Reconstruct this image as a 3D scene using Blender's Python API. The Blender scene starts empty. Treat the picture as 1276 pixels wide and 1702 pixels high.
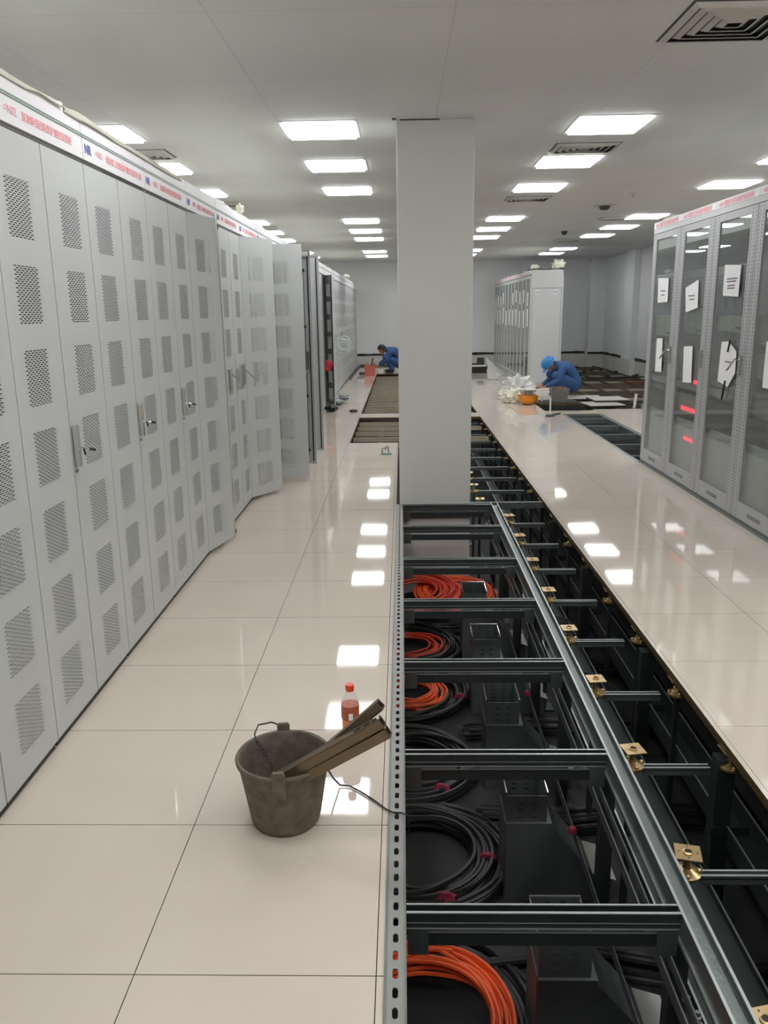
import bpy, bmesh, math, random
from mathutils import Vector, Matrix, noise
PI = math.pi
SC = bpy.context.scene
COL = SC.collection

# ------------------------------------------------------------------ camera
CAM_H = 1.585
cam_data = bpy.data.cameras.new('camera')
cam = bpy.data.objects.new('camera', cam_data); COL.objects.link(cam)
cam_data.sensor_fit = 'VERTICAL'; cam_data.sensor_height = 36.0
cam_data.lens = 1338.0 / 1702.0 * 36.0
cam_data.clip_start = 0.05; cam_data.clip_end = 200
def _ray(px, py):
    return Vector((px-638.0, -(py-851.0), -1338.0)).normalized()
_f = _ray(667, 518); _d = _ray(712, 6227)
_u = -_d; _u = (_u - _f*_u.dot(_f)).normalized(); _r = _f.cross(_u)
M3 = Matrix((_r, _f, _u))
cam.matrix_world = Matrix.Translation((0, 0, CAM_H)) @ M3.to_4x4()
SC.camera = cam
SC.view_settings.view_transform = 'Standard'
SC.view_settings.look = 'None'
SC.view_settings.gamma = 1.0
SC.view_settings.use_curve_mapping = False
SC.view_settings.exposure = 0.0
w = bpy.data.worlds.new('world'); SC.world = w; w.use_nodes = True
w.node_tree.nodes['Background'].inputs[0].default_value = (0.8, 0.85, 0.9, 1)
w.node_tree.nodes['Background'].inputs[1].default_value = 0.05
SC.cycles.max_bounces = 10; SC.cycles.diffuse_bounces = 5; SC.cycles.glossy_bounces = 4
SC.cycles.transparent_max_bounces = 24; SC.cycles.transmission_bounces = 6
SC.cycles.sample_clamp_indirect = 6.0
SC.cycles.caustics_reflective = False; SC.cycles.caustics_refractive = False
LAMP = 14.2          # radiance of the ceiling panels

# ------------------------------------------------------------------ materials
MATS = {}
def srgb(r, g, b):
    f = lambda c: (c/255/12.92) if c/255 <= 0.04045 else ((c/255+0.055)/1.055)**2.4
    return (f(r), f(g), f(b), 1)
def mat(name, col, rough=0.5, metal=0.0, spec=0.5, bump=0.0, bscale=40, var=0.0, vscale=3.0):
    m = bpy.data.materials.new(name); m.use_nodes = True
    nt = m.node_tree; p = nt.nodes['Principled BSDF']
    p.inputs['Base Color'].default_value = col
    p.inputs['Roughness'].default_value = rough
    p.inputs['Metallic'].default_value = metal
    p.inputs['Specular IOR Level'].default_value = spec
    tc = nt.nodes.new('ShaderNodeTexCoord')
    if var > 0:
        n = nt.nodes.new('ShaderNodeTexNoise'); n.inputs['Scale'].default_value = vscale
        n.inputs['Detail'].default_value = 5
        nt.links.new(tc.outputs['Object'], n.inputs['Vector'])
        mx = nt.nodes.new('ShaderNodeMix'); mx.data_type = 'RGBA'
        mx.inputs[6].default_value = tuple(c*(1-var) for c in col[:3])+(1,)
        mx.inputs[7].default_value = tuple(min(1, c*(1+var)) for c in col[:3])+(1,)
        nt.links.new(n.outputs['Fac'], mx.inputs[0]); nt.links.new(mx.outputs[2], p.inputs['Base Color'])
    if bump > 0:
        n2 = nt.nodes.new('ShaderNodeTexNoise'); n2.inputs['Scale'].default_value = bscale
        n2.inputs['Detail'].default_value = 4
        nt.links.new(tc.outputs['Object'], n2.inputs['Vector'])
        b = nt.nodes.new('ShaderNodeBump'); b.inputs['Strength'].default_value = bump
        b.inputs['Distance'].default_value = 0.01
        nt.links.new(n2.outputs['Fac'], b.inputs['Height']); nt.links.new(b.outputs[0], p.inputs['Normal'])
    MATS[name] = m
    return m
def emit(name, col, s):
    m = bpy.data.materials.new(name); m.use_nodes = True
    nt = m.node_tree; p = nt.nodes['Principled BSDF']
    p.inputs['Base Color'].default_value = col
    p.inputs['Emission Color'].default_value = col
    p.inputs['Emission Strength'].default_value = s
    MATS[name] = m; return m

class NB:
    """tiny maths-node helper"""
    def __init__(s, nt): s.nt = nt
    def m(s, op, a, b=None, c=None):
        n = s.nt.nodes.new('ShaderNodeMath'); n.operation = op
        for i, v in enumerate((a, b, c)):
            if v is None: continue
            if isinstance(v, (int, float)): n.inputs[i].default_value = v
            else: s.nt.links.new(v, n.inputs[i])
        return n.outputs[0]

def tile_mat(name, x0, y0, s=0.6, gap=0.0013):
    m = mat(name, srgb(214, 203, 190), 0.06, 0, 0.6)
    nt = m.node_tree; p = nt.nodes['Principled BSDF']; q = NB(nt)
    g = nt.nodes.new('ShaderNodeTexCoord'); sp = nt.nodes.new('ShaderNodeSeparateXYZ')
    nt.links.new(g.outputs['Object'], sp.inputs[0])
    def seam(o, off):
        f = q.m('FRACT', q.m('DIVIDE', q.m('SUBTRACT', o, off-60), s))
        return q.m('LESS_THAN', q.m('MULTIPLY', q.m('MINIMUM', f, q.m('SUBTRACT', 1.0, f)), s), gap)
    k = q.m('MAXIMUM', q.m('MULTIPLY', seam(sp.outputs[0], x0), q.m('MULTIPLY', q.m('GREATER_THAN', sp.outputs[0], -1.2), q.m('LESS_THAN', sp.outputs[0], 2.3))), seam(sp.outputs[1], y0))
    n = nt.nodes.new('ShaderNodeTexNoise'); n.inputs['Scale'].default_value = 2.2; n.inputs['Detail'].default_value = 6
    nt.links.new(g.outputs['Object'], n.inputs['Vector'])
    mx = nt.nodes.new('ShaderNodeMix'); mx.data_type = 'RGBA'
    mx.inputs[6].default_value = srgb(206, 194, 179); mx.inputs[7].default_value = srgb(220, 209, 195)
    nt.links.new(n.outputs['Fac'], mx.inputs[0])
    m2 = nt.nodes.new('ShaderNodeMix'); m2.data_type = 'RGBA'
    nt.links.new(k, m2.inputs[0]); nt.links.new(mx.outputs[2], m2.inputs[6])
    m2.inputs[7].default_value = (0.02, 0.018, 0.015, 1)
    nt.links.new(m2.outputs[2], p.inputs['Base Color'])
    # dusty film: roughness varies a little
    r = nt.nodes.new('ShaderNodeMapRange'); r.inputs[3].default_value = 0.02; r.inputs[4].default_value = 0.055
    nt.links.new(n.outputs['Fac'], r.inputs[0]); nt.links.new(r.outputs[0], p.inputs['Roughness'])
    return m

def perf_mat(name, col):
    """sheet metal with seven punched patches of staggered slots (door local: |y| width, z height)"""
    m = bpy.data.materials.new(name); m.use_nodes = True
    nt = m.node_tree; p = nt.nodes['Principled BSDF']; q = NB(nt)
    p.inputs['Base Color'].default_value = col; p.inputs['Roughness'].default_value = 0.42
    p.inputs['Specular IOR Level'].default_value = 0.4
    g = nt.nodes.new('ShaderNodeTexCoord'); sp = nt.nodes.new('ShaderNodeSeparateXYZ')
    nt.links.new(g.outputs['Object'], sp.inputs[0])
    y = q.m('ABSOLUTE', sp.outputs[1]); z = sp.outputs[2]
    yy = q.m('SUBTRACT', y, 0.076)
    row = q.m('DIVIDE', z, 0.0074); ri = q.m('FLOOR', row); rf = q.m('FRACT', row)
    off = q.m('MULTIPLY', q.m('MODULO', ri, 2.0), 0.5)
    inrow = q.m('LESS_THAN', rf, 0.52)
    f = q.m('ADD', q.m('DIVIDE', yy, 0.0300), off)
    insl = q.m('LESS_THAN', q.m('FRACT', f), 0.78)
    # whole slots only: the ragged ends follow the stagger
    iny = q.m('MULTIPLY', q.m('GREATER_THAN', f, 1.0), q.m('LESS_THAN', f, 7.0))
    d = q.m('DIVIDE', q.m('SUBTRACT', 2.045, z), 0.288)
    inz = q.m('MULTIPLY', q.m('LESS_THAN', q.m('FRACT', d), 0.68), q.m('MULTIPLY', q.m('GREATER_THAN', d, 0.0), q.m('LESS_THAN', d, 7.0)))
    hole = q.m('MULTIPLY', q.m('MULTIPLY', inrow, insl), q.m('MULTIPLY', iny, inz))
    tr = nt.nodes.new('ShaderNodeBsdfTransparent')
    ms = nt.nodes.new('ShaderNodeMixShader')
    nt.links.new(hole, ms.inputs[0]); nt.links.new(p.outputs[0], ms.inputs[1]); nt.links.new(tr.outputs[0], ms.inputs[2])
    nt.links.new(ms.outputs[0], nt.nodes['Material Output'].inputs[0])
    MATS[name] = m; return m

def dots_mat(name, col, cols, pitch=0.021):
    """steel profile with rows of small square punched holes at local |y| = cols"""
    m = mat(name, col, 0.4, 0.2)
    nt = m.node_tree; p = nt.nodes['Principled BSDF']; q = NB(nt)
    g = nt.nodes.new('ShaderNodeTexCoord'); sp = nt.nodes.new('ShaderNodeSeparateXYZ')
    nt.links.new(g.outputs['Object'], sp.inputs[0])
    y = q.m('ABSOLUTE', sp.outputs[1]); a = None
    for c in cols:
        e = q.m('LESS_THAN', q.m('ABSOLUTE', q.m('SUBTRACT', y, c)), 0.0055)
        a = e if a is None else q.m('MAXIMUM', a, e)
    h = q.m('MULTIPLY', a, q.m('LESS_THAN', q.m('FRACT', q.m('DIVIDE', sp.outputs[2], pitch)), 0.5))
    mx = nt.nodes.new('ShaderNodeMix'); mx.data_type = 'RGBA'
    nt.links.new(h, mx.inputs[0]); mx.inputs[6].default_value = col; mx.inputs[7].default_value = (0.07, 0.07, 0.075, 1)
    nt.links.new(mx.outputs[2], p.inputs['Base Color'])
    return m

def slot_mat(name, col):
    """channel with round-ended slots punched along its top"""
    m = mat(name, col, 0.45, 0.5)
    nt = m.node_tree; p = nt.nodes['Principled BSDF']; q = NB(nt)
    g = nt.nodes.new('ShaderNodeTexCoord'); sp = nt.nodes.new('ShaderNodeSeparateXYZ')
    nt.links.new(g.outputs['Object'], sp.inputs[0])
    f = q.m('MULTIPLY', q.m('SUBTRACT', q.m('FRACT', q.m('DIVIDE', sp.outputs[1], 0.058)), 0.5), 0.058)
    dy = q.m('MAXIMUM', q.m('SUBTRACT', q.m('ABSOLUTE', f), 0.009), 0.0)
    dx = q.m('SUBTRACT', sp.outputs[0], -0.028)
    r = q.m('SQRT', q.m('ADD', q.m('MULTIPLY', dx, dx), q.m('MULTIPLY', dy, dy)))
    k = q.m('LESS_THAN', r, 0.0070)
    tr = nt.nodes.new('ShaderNodeBsdfTransparent'); ms = nt.nodes.new('ShaderNodeMixShader')
    nt.links.new(k, ms.inputs[0]); nt.links.new(p.outputs[0], ms.inputs[1]); nt.links.new(tr.outputs[0], ms.inputs[2])
    nt.links.new(ms.outputs[0], nt.nodes['Material Output'].inputs[0])
    return m

def glass_mat(name, tint, haze=0.0):
    m = bpy.data.materials.new(name); m.use_nodes = True
    nt = m.node_tree; nt.nodes.remove(nt.nodes['Principled BSDF'])
    tr = nt.nodes.new('ShaderNodeBsdfTransparent'); tr.inputs[0].default_value = tint
    gl = nt.nodes.new('ShaderNodeBsdfGlossy'); gl.inputs['Roughness'].default_value = 0.01
    gl.inputs[0].default_value = (0.9, 0.95, 0.93, 1)
    fr = nt.nodes.new('ShaderNodeFresnel'); fr.inputs[0].default_value = 1.5
    ms = nt.nodes.new('ShaderNodeMixShader'); q = NB(nt); ge = nt.nodes.new('ShaderNodeNewGeometry')
    nt.links.new(q.m('MULTIPLY', fr.outputs[0], q.m('SUBTRACT', 1.0, ge.outputs['Backfacing'])), ms.inputs[0])
    base = tr.outputs[0]
    if haze:
        df = nt.nodes.new('ShaderNodeBsdfDiffuse'); df.inputs[0].default_value = (0.55, 0.56, 0.56, 1)  # diffuse grey haze mixed into the glass, lightens the dark view inside
        m0 = nt.nodes.new('ShaderNodeMixShader'); m0.inputs[0].default_value = haze
        nt.links.new(base, m0.inputs[1]); nt.links.new(df.outputs[0], m0.inputs[2]); base = m0.outputs[0]
    nt.links.new(base, ms.inputs[1]); nt.links.new(gl.outputs[0], ms.inputs[2])
    nt.links.new(ms.outputs[0], nt.nodes['Material Output'].inputs[0])
    MATS[name] = m; return m

def ceiling_mat():
    m = mat('ceiling_paint', srgb(172, 170, 163), 0.55, 0, 0.25)
    nt = m.node_tree; p = nt.nodes['Principled BSDF']; q = NB(nt)
    g = nt.nodes.new('ShaderNodeTexCoord'); sp = nt.nodes.new('ShaderNodeSeparateXYZ')
    nt.links.new(g.outputs['Object'], sp.inputs[0])
    def seam(o, off, s):
        f = q.m('FRACT', q.m('DIVIDE', q.m('SUBTRACT', o, off-60), s))
        return q.m('LESS_THAN', q.m('MULTIPLY', q.m('MINIMUM', f, q.m('SUBTRACT', 1.0, f)), s), 0.003)
    k = q.m('MAXIMUM', seam(sp.outputs[0], -0.93, 1.2), seam(sp.outputs[1], 5.53, 1.2))
    n = nt.nodes.new('ShaderNodeTexNoise'); n.inputs['Scale'].default_value = 0.7; n.inputs['Detail'].default_value = 4
    nt.links.new(g.outputs['Object'], n.inputs['Vector'])
    mx = nt.nodes.new('ShaderNodeMix'); mx.data_type = 'RGBA'
    mx.inputs[6].default_value = srgb(198, 199, 197); mx.inputs[7].default_value = srgb(233, 234, 233)
    nt.links.new(n.outputs['Fac'], mx.inputs[0])
    m2 = nt.nodes.new('ShaderNodeMix'); m2.data_type = 'RGBA'
    nt.links.new(q.m('MULTIPLY', k, 0.22), m2.inputs[0]); nt.links.new(mx.outputs[2], m2.inputs[6])
    m2.inputs[7].default_value = srgb(80, 78, 72)
    nt.links.new(m2.outputs[2], p.inputs['Base Color'])
    return m

TILE_L = tile_mat('tiles_left', -0.675, 2.245)
TILE_R = tile_mat('tiles_right', 1.22, 2.27, gap=0.0008)
TILE_EDGE = mat('tile_edge', srgb(96, 80, 52), 0.4, 0.3)
CEIL = ceiling_mat()
WALL = mat('wall_paint', srgb(230, 231, 232), 0.6, 0, 0.3, var=0.04, vscale=0.8)
PLASTER = mat('bare_plaster', srgb(205, 203, 196), 0.8, 0, 0.2, var=0.12, vscale=3)
PILLAR = mat('pillar_paint', srgb(224, 225, 221), 0.6, 0, 0.3, var=0.05, vscale=1.0)
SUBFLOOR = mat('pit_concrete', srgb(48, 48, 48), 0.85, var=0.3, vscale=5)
STAIN = mat('wall_stain', srgb(58, 54, 46), 0.9, var=0.5, vscale=9)
GREY = mat('cabinet_paint', srgb(196, 198, 197), 0.42, 0, 0.4)
DOORM = perf_mat('door_perforated', srgb(192, 195, 194))
DARKBODY = mat('cabinet_inside', srgb(170, 172, 172), 0.6)
WHITE = mat('sign_white', srgb(232, 230, 232), 0.4)
RED = mat('sign_red', srgb(236, 158, 164), 0.5)
BLUE = mat('sign_blue', srgb(52, 74, 170), 0.5)
SEAM = mat('gap_black', (0.012, 0.012, 0.012, 1), 0.8)
GREENISH = mat('sign_trim', srgb(160, 178, 172), 0.35)
FILM = mat('plastic_film', srgb(232, 232, 218), 0.35, 0, 0.5, bump=0.5, bscale=18)
CHROME = mat('chrome', srgb(215, 215, 212), 0.15, 1.0)
BLACK = mat('black_plastic', (0.012, 0.012, 0.013, 1), 0.45)
STEEL = mat('galvanised_frame', srgb(122, 130, 128), 0.42, 0.75, bump=0.15, bscale=60, var=0.25, vscale=6)
EDGE = mat('edge_highlight', srgb(176, 182, 180), 0.35, 0.6)  # lit edges of the steel, put into a lighter colour
STEEL_D = mat('dark_steel', srgb(70, 76, 75), 0.5, 0.6, var=0.3, vscale=5)
SLOT = slot_mat('slotted_channel', srgb(150, 150, 146))
BRASS = mat('zinc_passivated', srgb(212, 186, 138), 0.28, 0.9, var=0.15, vscale=20)
HOOD = mat('duct_steel', srgb(98, 102, 104), 0.45, 0.2, var=0.12, vscale=4)
BLACKC = mat('cable_black', srgb(34, 34, 35), 0.42, 0, 0.5)
ORANGEC = mat('cable_orange', srgb(235, 92, 42), 0.4)
REDC = mat('cable_red_orange', srgb(205, 66, 44), 0.4)
PINK = mat('pink_tape', srgb(156, 44, 70), 0.6)
BUCKETM = mat('worn_bucket', srgb(106, 99, 87), 0.8, 0, 0.3, bump=0.6, bscale=30, var=0.62, vscale=26)
WIRE = mat('rusty_wire', srgb(66, 58, 52), 0.6, 0.5)
TUBEM = mat('bronze_tube', srgb(122, 106, 84), 0.4, 0.5, var=0.2, vscale=14)
CAPRED = mat('bottle_cap', srgb(232, 72, 40), 0.4)
DRINK = mat('orange_drink', srgb(255, 142, 84), 0.2)
LABELM = mat('bottle_label', srgb(178, 88, 60), 0.4, var=0.25, vscale=60)
PET = glass_mat('clear_pet', (0.93, 0.93, 0.93, 1))
GLASS = glass_mat('tinted_glass', (0.86, 0.88, 0.87, 1), 0.12)
PAPER = mat('paper', srgb(238, 238, 238), 0.7)
INK = mat('printed_ink', srgb(120, 110, 118), 0.8)
DEVICE = mat('relay_case', srgb(132, 134, 132), 0.5, var=0.1, vscale=6)
DEVICE2 = mat('relay_front_olive', srgb(150, 150, 130), 0.5)
LED = emit('led_red', (1.0, 0.04, 0.08, 1), 1.8)
PANEL_L = emit('lamp_panel', (0.97, 0.985, 1.0, 1), LAMP)
BLUECLOTH = mat('blue_workwear', srgb(54, 88, 138), 0.8, bump=0.3, bscale=25, var=0.25, vscale=10)
DARKCLOTH = mat('dark_workwear', srgb(40, 56, 96), 0.85, bump=0.3, bscale=25)
SKIN = mat('skin', srgb(176, 122, 92), 0.55)
HAIR = mat('black_hair', (0.01, 0.01, 0.01, 1), 0.5)
HELMET = mat('helmet_blue', srgb(44, 124, 190), 0.3)
SHOE = mat('shoe', srgb(40, 38, 36), 0.7)
GREYBKT = mat('cement_bucket', srgb(138, 134, 126), 0.8, bump=0.4, bscale=30, var=0.2, vscale=12)
DEBRIS = mat('debris', srgb(112, 88, 66), 0.9, var=0.4, vscale=30)
ORANGEP = mat('orange_plastic', srgb(236, 150, 40), 0.4)
BAG = mat('white_bag', srgb(220, 220, 216), 0.35, bump=0.5, bscale=20, var=0.08, vscale=12)
SALMON = mat('salmon_tub', srgb(206, 112, 92), 0.6)
REDTAG = mat('red_bag', srgb(206, 38, 62), 0.5)
TILETOP = mat('loose_tile_top', srgb(200, 196, 188), 0.3, var=0.1, vscale=5)
TILEDARK = mat('tile_steel_back', srgb(66, 60, 54), 0.6, 0.3)
PVC = mat('white_pvc', srgb(232, 232, 228), 0.35)
GREYPIPE = mat('grey_pipe', srgb(130, 134, 134), 0.4)
GREENT = mat('green_lifter', srgb(120, 140, 120), 0.4)
VENTM = mat('vent_grey', srgb(196, 194, 188), 0.5)
WHITECABLE = mat('white_cable', srgb(214, 224, 222), 0.4)

# ------------------------------------------------------------------ mesh helpers
class MB:
    def __init__(s): s.v = []; s.f = []; s.mi = []; s.cur = 0
    def m(s, i): s.cur = i; return s
    def _add(s, vs, fs):
        b = len(s.v); s.v += [tuple(v) for v in vs]
        for f in fs: s.f.append(tuple(b+i for i in f)); s.mi.append(s.cur)
    def box(s, x0, y0, z0, x1, y1, z1):
        vs = [(x, y, z) for z in (z0, z1) for y in (y0, y1) for x in (x0, x1)]
        s._add(vs, [(0, 2, 3, 1), (4, 5, 7, 6), (0, 1, 5, 4), (2, 6, 7, 3), (0, 4, 6, 2), (1, 3, 7, 5)])
        return s
    def bar(s, a, b, wx, wz, up=(0, 0, 1)):
        """rectangular bar from a to b"""
        a = Vector(a); b = Vector(b); d = (b-a).normalized(); u = Vector(up)
        if abs(d.dot(u)) > 0.99: u = Vector((1, 0, 0))
        r = d.cross(u).normalized(); u = r.cross(d).normalized()
        vs = [p + r*sx*wx/2 + u*sz*wz/2 for p in (a, b) for sz in (-1, 1) for sx in (-1, 1)]
        s._add(vs, [(0, 1, 3, 2), (4, 6, 7, 5), (0, 4, 5, 1), (2, 3, 7, 6), (0, 2, 6, 4), (1, 5, 7, 3)])
        return s
    def hollow(s, a, b, wd, t=0.002, up=(0, 0, 1)):
        """square tube with wall thickness, open ends"""
        a = Vector(a); b = Vector(b); d = (b-a).normalized(); u = Vector(up)
        r = d.cross(u).normalized(); u = r.cross(d).normalized(); h = wd/2
        for (du, dr, w1, w2) in ((h-t/2, 0, wd, t), (-h+t/2, 0, wd, t), (0, h-t/2, t, wd), (0, -h+t/2, t, wd)):
            s.bar(a+u*du+r*dr, b+u*du+r*dr, w1, w2, up)
        return s
    def tube(s, pts, r, n=8, closed=False, caps=True):
        P = [Vector(p) for p in pts]; N = len(P); R = r if isinstance(r, (list, tuple)) else [r]*N
        vs = []; prev = None
        for i in range(N):
            if closed: t = (P[(i+1) % N]-P[i-1])
            else: t = P[min(i+1, N-1)]-P[max(i-1, 0)]
            t = t.normalized() if t.length > 1e-9 else Vector((0, 0, 1))
            if prev is None:
                a = Vector((0, 0, 1)) if abs(t.z) < 0.9 else Vector((1, 0, 0))
                x = t.cross(a).normalized()
            else:
                x = (prev - t*prev.dot(t))
                x = x.normalized() if x.length > 1e-6 else t.orthogonal().normalized()
            prev = x; y = t.cross(x)
            for k in range(n):
                an = 2*PI*k/n; vs.append(P[i] + (x*math.cos(an)+y*math.sin(an))*R[i])
        fs = []
        for i in range(N if closed else N-1):
            j = (i+1) % N
            for k in range(n):
                fs.append((i*n+k, i*n+(k+1) % n, j*n+(k+1) % n, j*n+k))
        if caps and not closed:
            fs.append(tuple(range(n-1, -1, -1))); fs.append(tuple((N-1)*n+k for k in range(n)))
        s._add(vs, fs); return s
    def lathe(s, prof, n=24, c=(0, 0, 0), sx=1, sy=1, closed=False):
        vs = []; fs = []
        for (r, z) in prof:
            for k in range(n):
                a = 2*PI*k/n; vs.append((c[0]+r*sx*math.cos(a), c[1]+r*sy*math.sin(a), c[2]+z))
        m = len(prof)
        for i in range(m if closed else m-1):
            j = (i+1) % m
            for k in range(n): fs.append((i*n+k, i*n+(k+1) % n, j*n+(k+1) % n, j*n+k))
        if not closed:
            if prof[0][0] > 1e-4: fs.append(tuple(range(n-1, -1, -1)))
            if prof[-1][0] > 1e-4: fs.append(tuple((m-1)*n+k for k in range(n)))
        s._add(vs, fs); return s
    def prism(s, poly, ax, a, b):
        """poly of 2-D points extruded along axis ax from a to b"""
        def P(u, v, w): return {0: (w, u, v), 1: (u, w, v), 2: (u, v, w)}[ax]
        n = len(poly); vs = [P(u, v, a) for u, v in poly]+[P(u, v, b) for u, v in poly]
        fs = [tuple(range(n-1, -1, -1)), tuple(range(n, 2*n))]+[(i, (i+1) % n, n+(i+1) % n, n+i) for i in range(n)]
        s._add(vs, fs); return s
    def sphere(s, c, r, n=16, m=10, sx=1, sy=1, sz=1, jit=0, seed=0):
        vs = [(c[0], c[1], c[2]+r*sz)]; fs = []
        for i in range(1, m):
            t = PI*i/m
            for k in range(n):
                a = 2*PI*k/n
                d = Vector((math.sin(t)*math.cos(a), math.sin(t)*math.sin(a), math.cos(t)))
                q = 1 + (noise.noise(d*2.7+Vector((seed, 0, 0)))*jit if jit else 0)
                vs.append((c[0]+r*sx*d.x*q, c[1]+r*sy*d.y*q, c[2]+r*sz*d.z*q))
        vs.append((c[0], c[1], c[2]-r*sz)); L = len(vs)-1
        for k in range(n): fs.append((0, 1+k, 1+(k+1) % n)); fs.append((L, L-n+(k+1) % n, L-n+k))
        for i in range(m-2):
            for k in range(n):
                a = 1+i*n; fs.append((a+k, a+n+k, a+n+(k+1) % n, a+(k+1) % n))
        s._add(vs, fs); return s
    def grid(s, fn, nu, nv):
        vs = [fn(i/nu, j/nv) for j in range(nv+1) for i in range(nu+1)]
        fs = [(j*(nu+1)+i, j*(nu+1)+i+1, (j+1)*(nu+1)+i+1, (j+1)*(nu+1)+i) for j in range(nv) for i in range(nu)]
        s._add(vs, fs); return s
    def mesh(s, name, mats, smooth=False):
        me = bpy.data.meshes.new(name); me.from_pydata(s.v, [], s.f)
        for m in (mats if isinstance(mats, (list, tuple)) else [mats]): me.materials.append(m)
        me.polygons.foreach_set('material_index', s.mi)
        if smooth: me.polygons.foreach_set('use_smooth', [True]*len(s.f))
        me.update()
        bm = bmesh.new(); bm.from_mesh(me); bmesh.ops.recalc_face_normals(bm, faces=bm.faces); bm.to_mesh(me); bm.free()
        if smooth and hasattr(me, 'set_sharp_from_angle'): me.set_sharp_from_angle(angle=0.7)
        return me
    def build(s, name, mats, parent=None, loc=(0, 0, 0), rz=0, smooth=False, bevel=0, solid=0):
        return put(name, s.mesh(name, mats, smooth), parent, loc, rz, bevel, solid)
def put(name, me, parent=None, loc=(0, 0, 0), rz=0, bevel=0, solid=0):
    o = bpy.data.objects.new(name, me); COL.objects.link(o)
    o.location = loc; o.rotation_euler = (0, 0, rz)
    if parent: o.parent = parent
    if bevel:
        b = o.modifiers.new('bevel', 'BEVEL'); b.width = bevel; b.segments = 2; b.limit_method = 'ANGLE'
    if solid:
        b = o.modifiers.new('solid', 'SOLIDIFY'); b.thickness = solid
    return o
def tag(o, label, cat, group=None, kind=None):
    o['label'] = label; o['category'] = cat
    if group: o['group'] = group
    if kind: o['kind'] = kind
    return o
def thing(name, label, cat, loc=(0, 0, 0), rz=0, group=None):
    o = bpy.data.objects.new(name, None); COL.objects.link(o); o.empty_display_size = 0.1
    o.location = loc; o.rotation_euler = (0, 0, rz); return tag(o, label, cat, group)
def struct(o): o['kind'] = 'structure'; return o
def dup(root, loc, rz=None, label=None, group=None):
    def cp(o, par):
        c = o.copy(); COL.objects.link(c); c.parent = par
        for ch in [x for x in KIDS.get(o, [])]: cp(ch, c)
        return c
    KIDS = {}
    for x in COL.objects:
        if x.parent: KIDS.setdefault(x.parent, []).append(x)
    c = cp(root, None); c.location = loc
    if rz is not None: c.rotation_euler = (0, 0, rz)
    if label: c['label'] = label
    if group: c['group'] = group
    return c
ORD = ['first', 'second', 'third', 'fourth', 'fifth', 'sixth', 'seventh', 'eighth', 'ninth', 'tenth', 'eleventh', 'twelfth',
       'thirteenth', 'fourteenth', 'fifteenth', 'sixteenth', 'seventeenth', 'eighteenth', 'nineteenth', 'twentieth', 'twenty-first',
       'twenty-second', 'twenty-third', 'twenty-fourth', 'twenty-fifth', 'twenty-sixth', 'twenty-seventh', 'twenty-eighth', 'twenty-ninth', 'thirtieth']
def text_mesh(body, size, m, name='lettering', bold=0.0, align='LEFT'):
    cu = bpy.data.curves.new(name, 'FONT'); cu.body = body; cu.size = size; cu.extrude = 0.0006; cu.offset = bold
    cu.align_x = align; cu.resolution_u = 2
    o = bpy.data.objects.new('t', cu); COL.objects.link(o)
    dg = bpy.context.evaluated_depsgraph_get(); me = bpy.data.meshes.new_from_object(o.evaluated_get(dg))
    bpy.data.objects.remove(o); me.materials.clear(); me.materials.append(m); me.name = name
    return me
def text_at(me, name, parent, loc, face):
    o = put(name, me, parent, loc)
    o.rotation_euler = (PI/2, 0, PI/2 if face > 0 else -PI/2); return o

# ------------------------------------------------------------------ room shell
YB, YF, XL, XR, CH, PZ = 24.6, -3.0, -3.9, 5.9, 3.0, -0.8
def slab(x0, y0, x1, y1, m, name='floor'):
    mb = MB(); mb.box(x0, y0, -0.035, x1, y1, 0)
    me = mb.mesh(name, [m, TILE_EDGE])
    for p in me.polygons:
        p.material_index = 0 if p.normal.z > 0.9 else 1
    return struct(put(name, me))
slab(XL, YF, -0.66, YB, TILE_L)
slab(-0.66, YF, -0.055, 9.96, TILE_L)
slab(-0.055, YF, 1.2, 0.5, TILE_L)
slab(-0.66, 12.43, 1.2, 12.93, TILE_L)
slab(-0.66, 21.5, 1.2, YB, TILE_L)
slab(1.2, YF, 2.3, YB, TILE_R)
slab(2.3, YF, 2.5, 13.05, TILE_R)
slab(2.5, YF, 3.1, 8.47, TILE_R)
slab(2.5, 12.6, 3.1, 13.05, TILE_R)
slab(3.1, YF, XR, 13.2, TILE_R)
slab(2.3, 14.1, 3.1, YB, TILE_R)
slab(3.1, 17.5, 3.45, YB, TILE_R)
struct(MB().box(XL, YF, PZ-0.1, XR, YB, PZ).build('floor_subfloor', SUBFLOOR))
struct(MB().box(XL-0.1, YF-0.1, CH, XR+0.1, YB+0.1, CH+0.1).build('ceiling', CEIL))
def wall(name, b):
    mb = MB(); mb.box(*b); me = mb.mesh(name, [WALL]); return struct(put(name, me))
wall('wall_back', (XL-0.1, YB, PZ, XR+0.1, YB+0.15, CH))
wall('wall_left', (XL-0.15, YF, PZ, XL, YB, CH))
wall('wall_right', (XR, YF, PZ, XR+0.15, YB, CH))
wall('wall_front', (XL-0.1, YF-0.15, PZ, XR+0.1, YF, CH))
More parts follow.
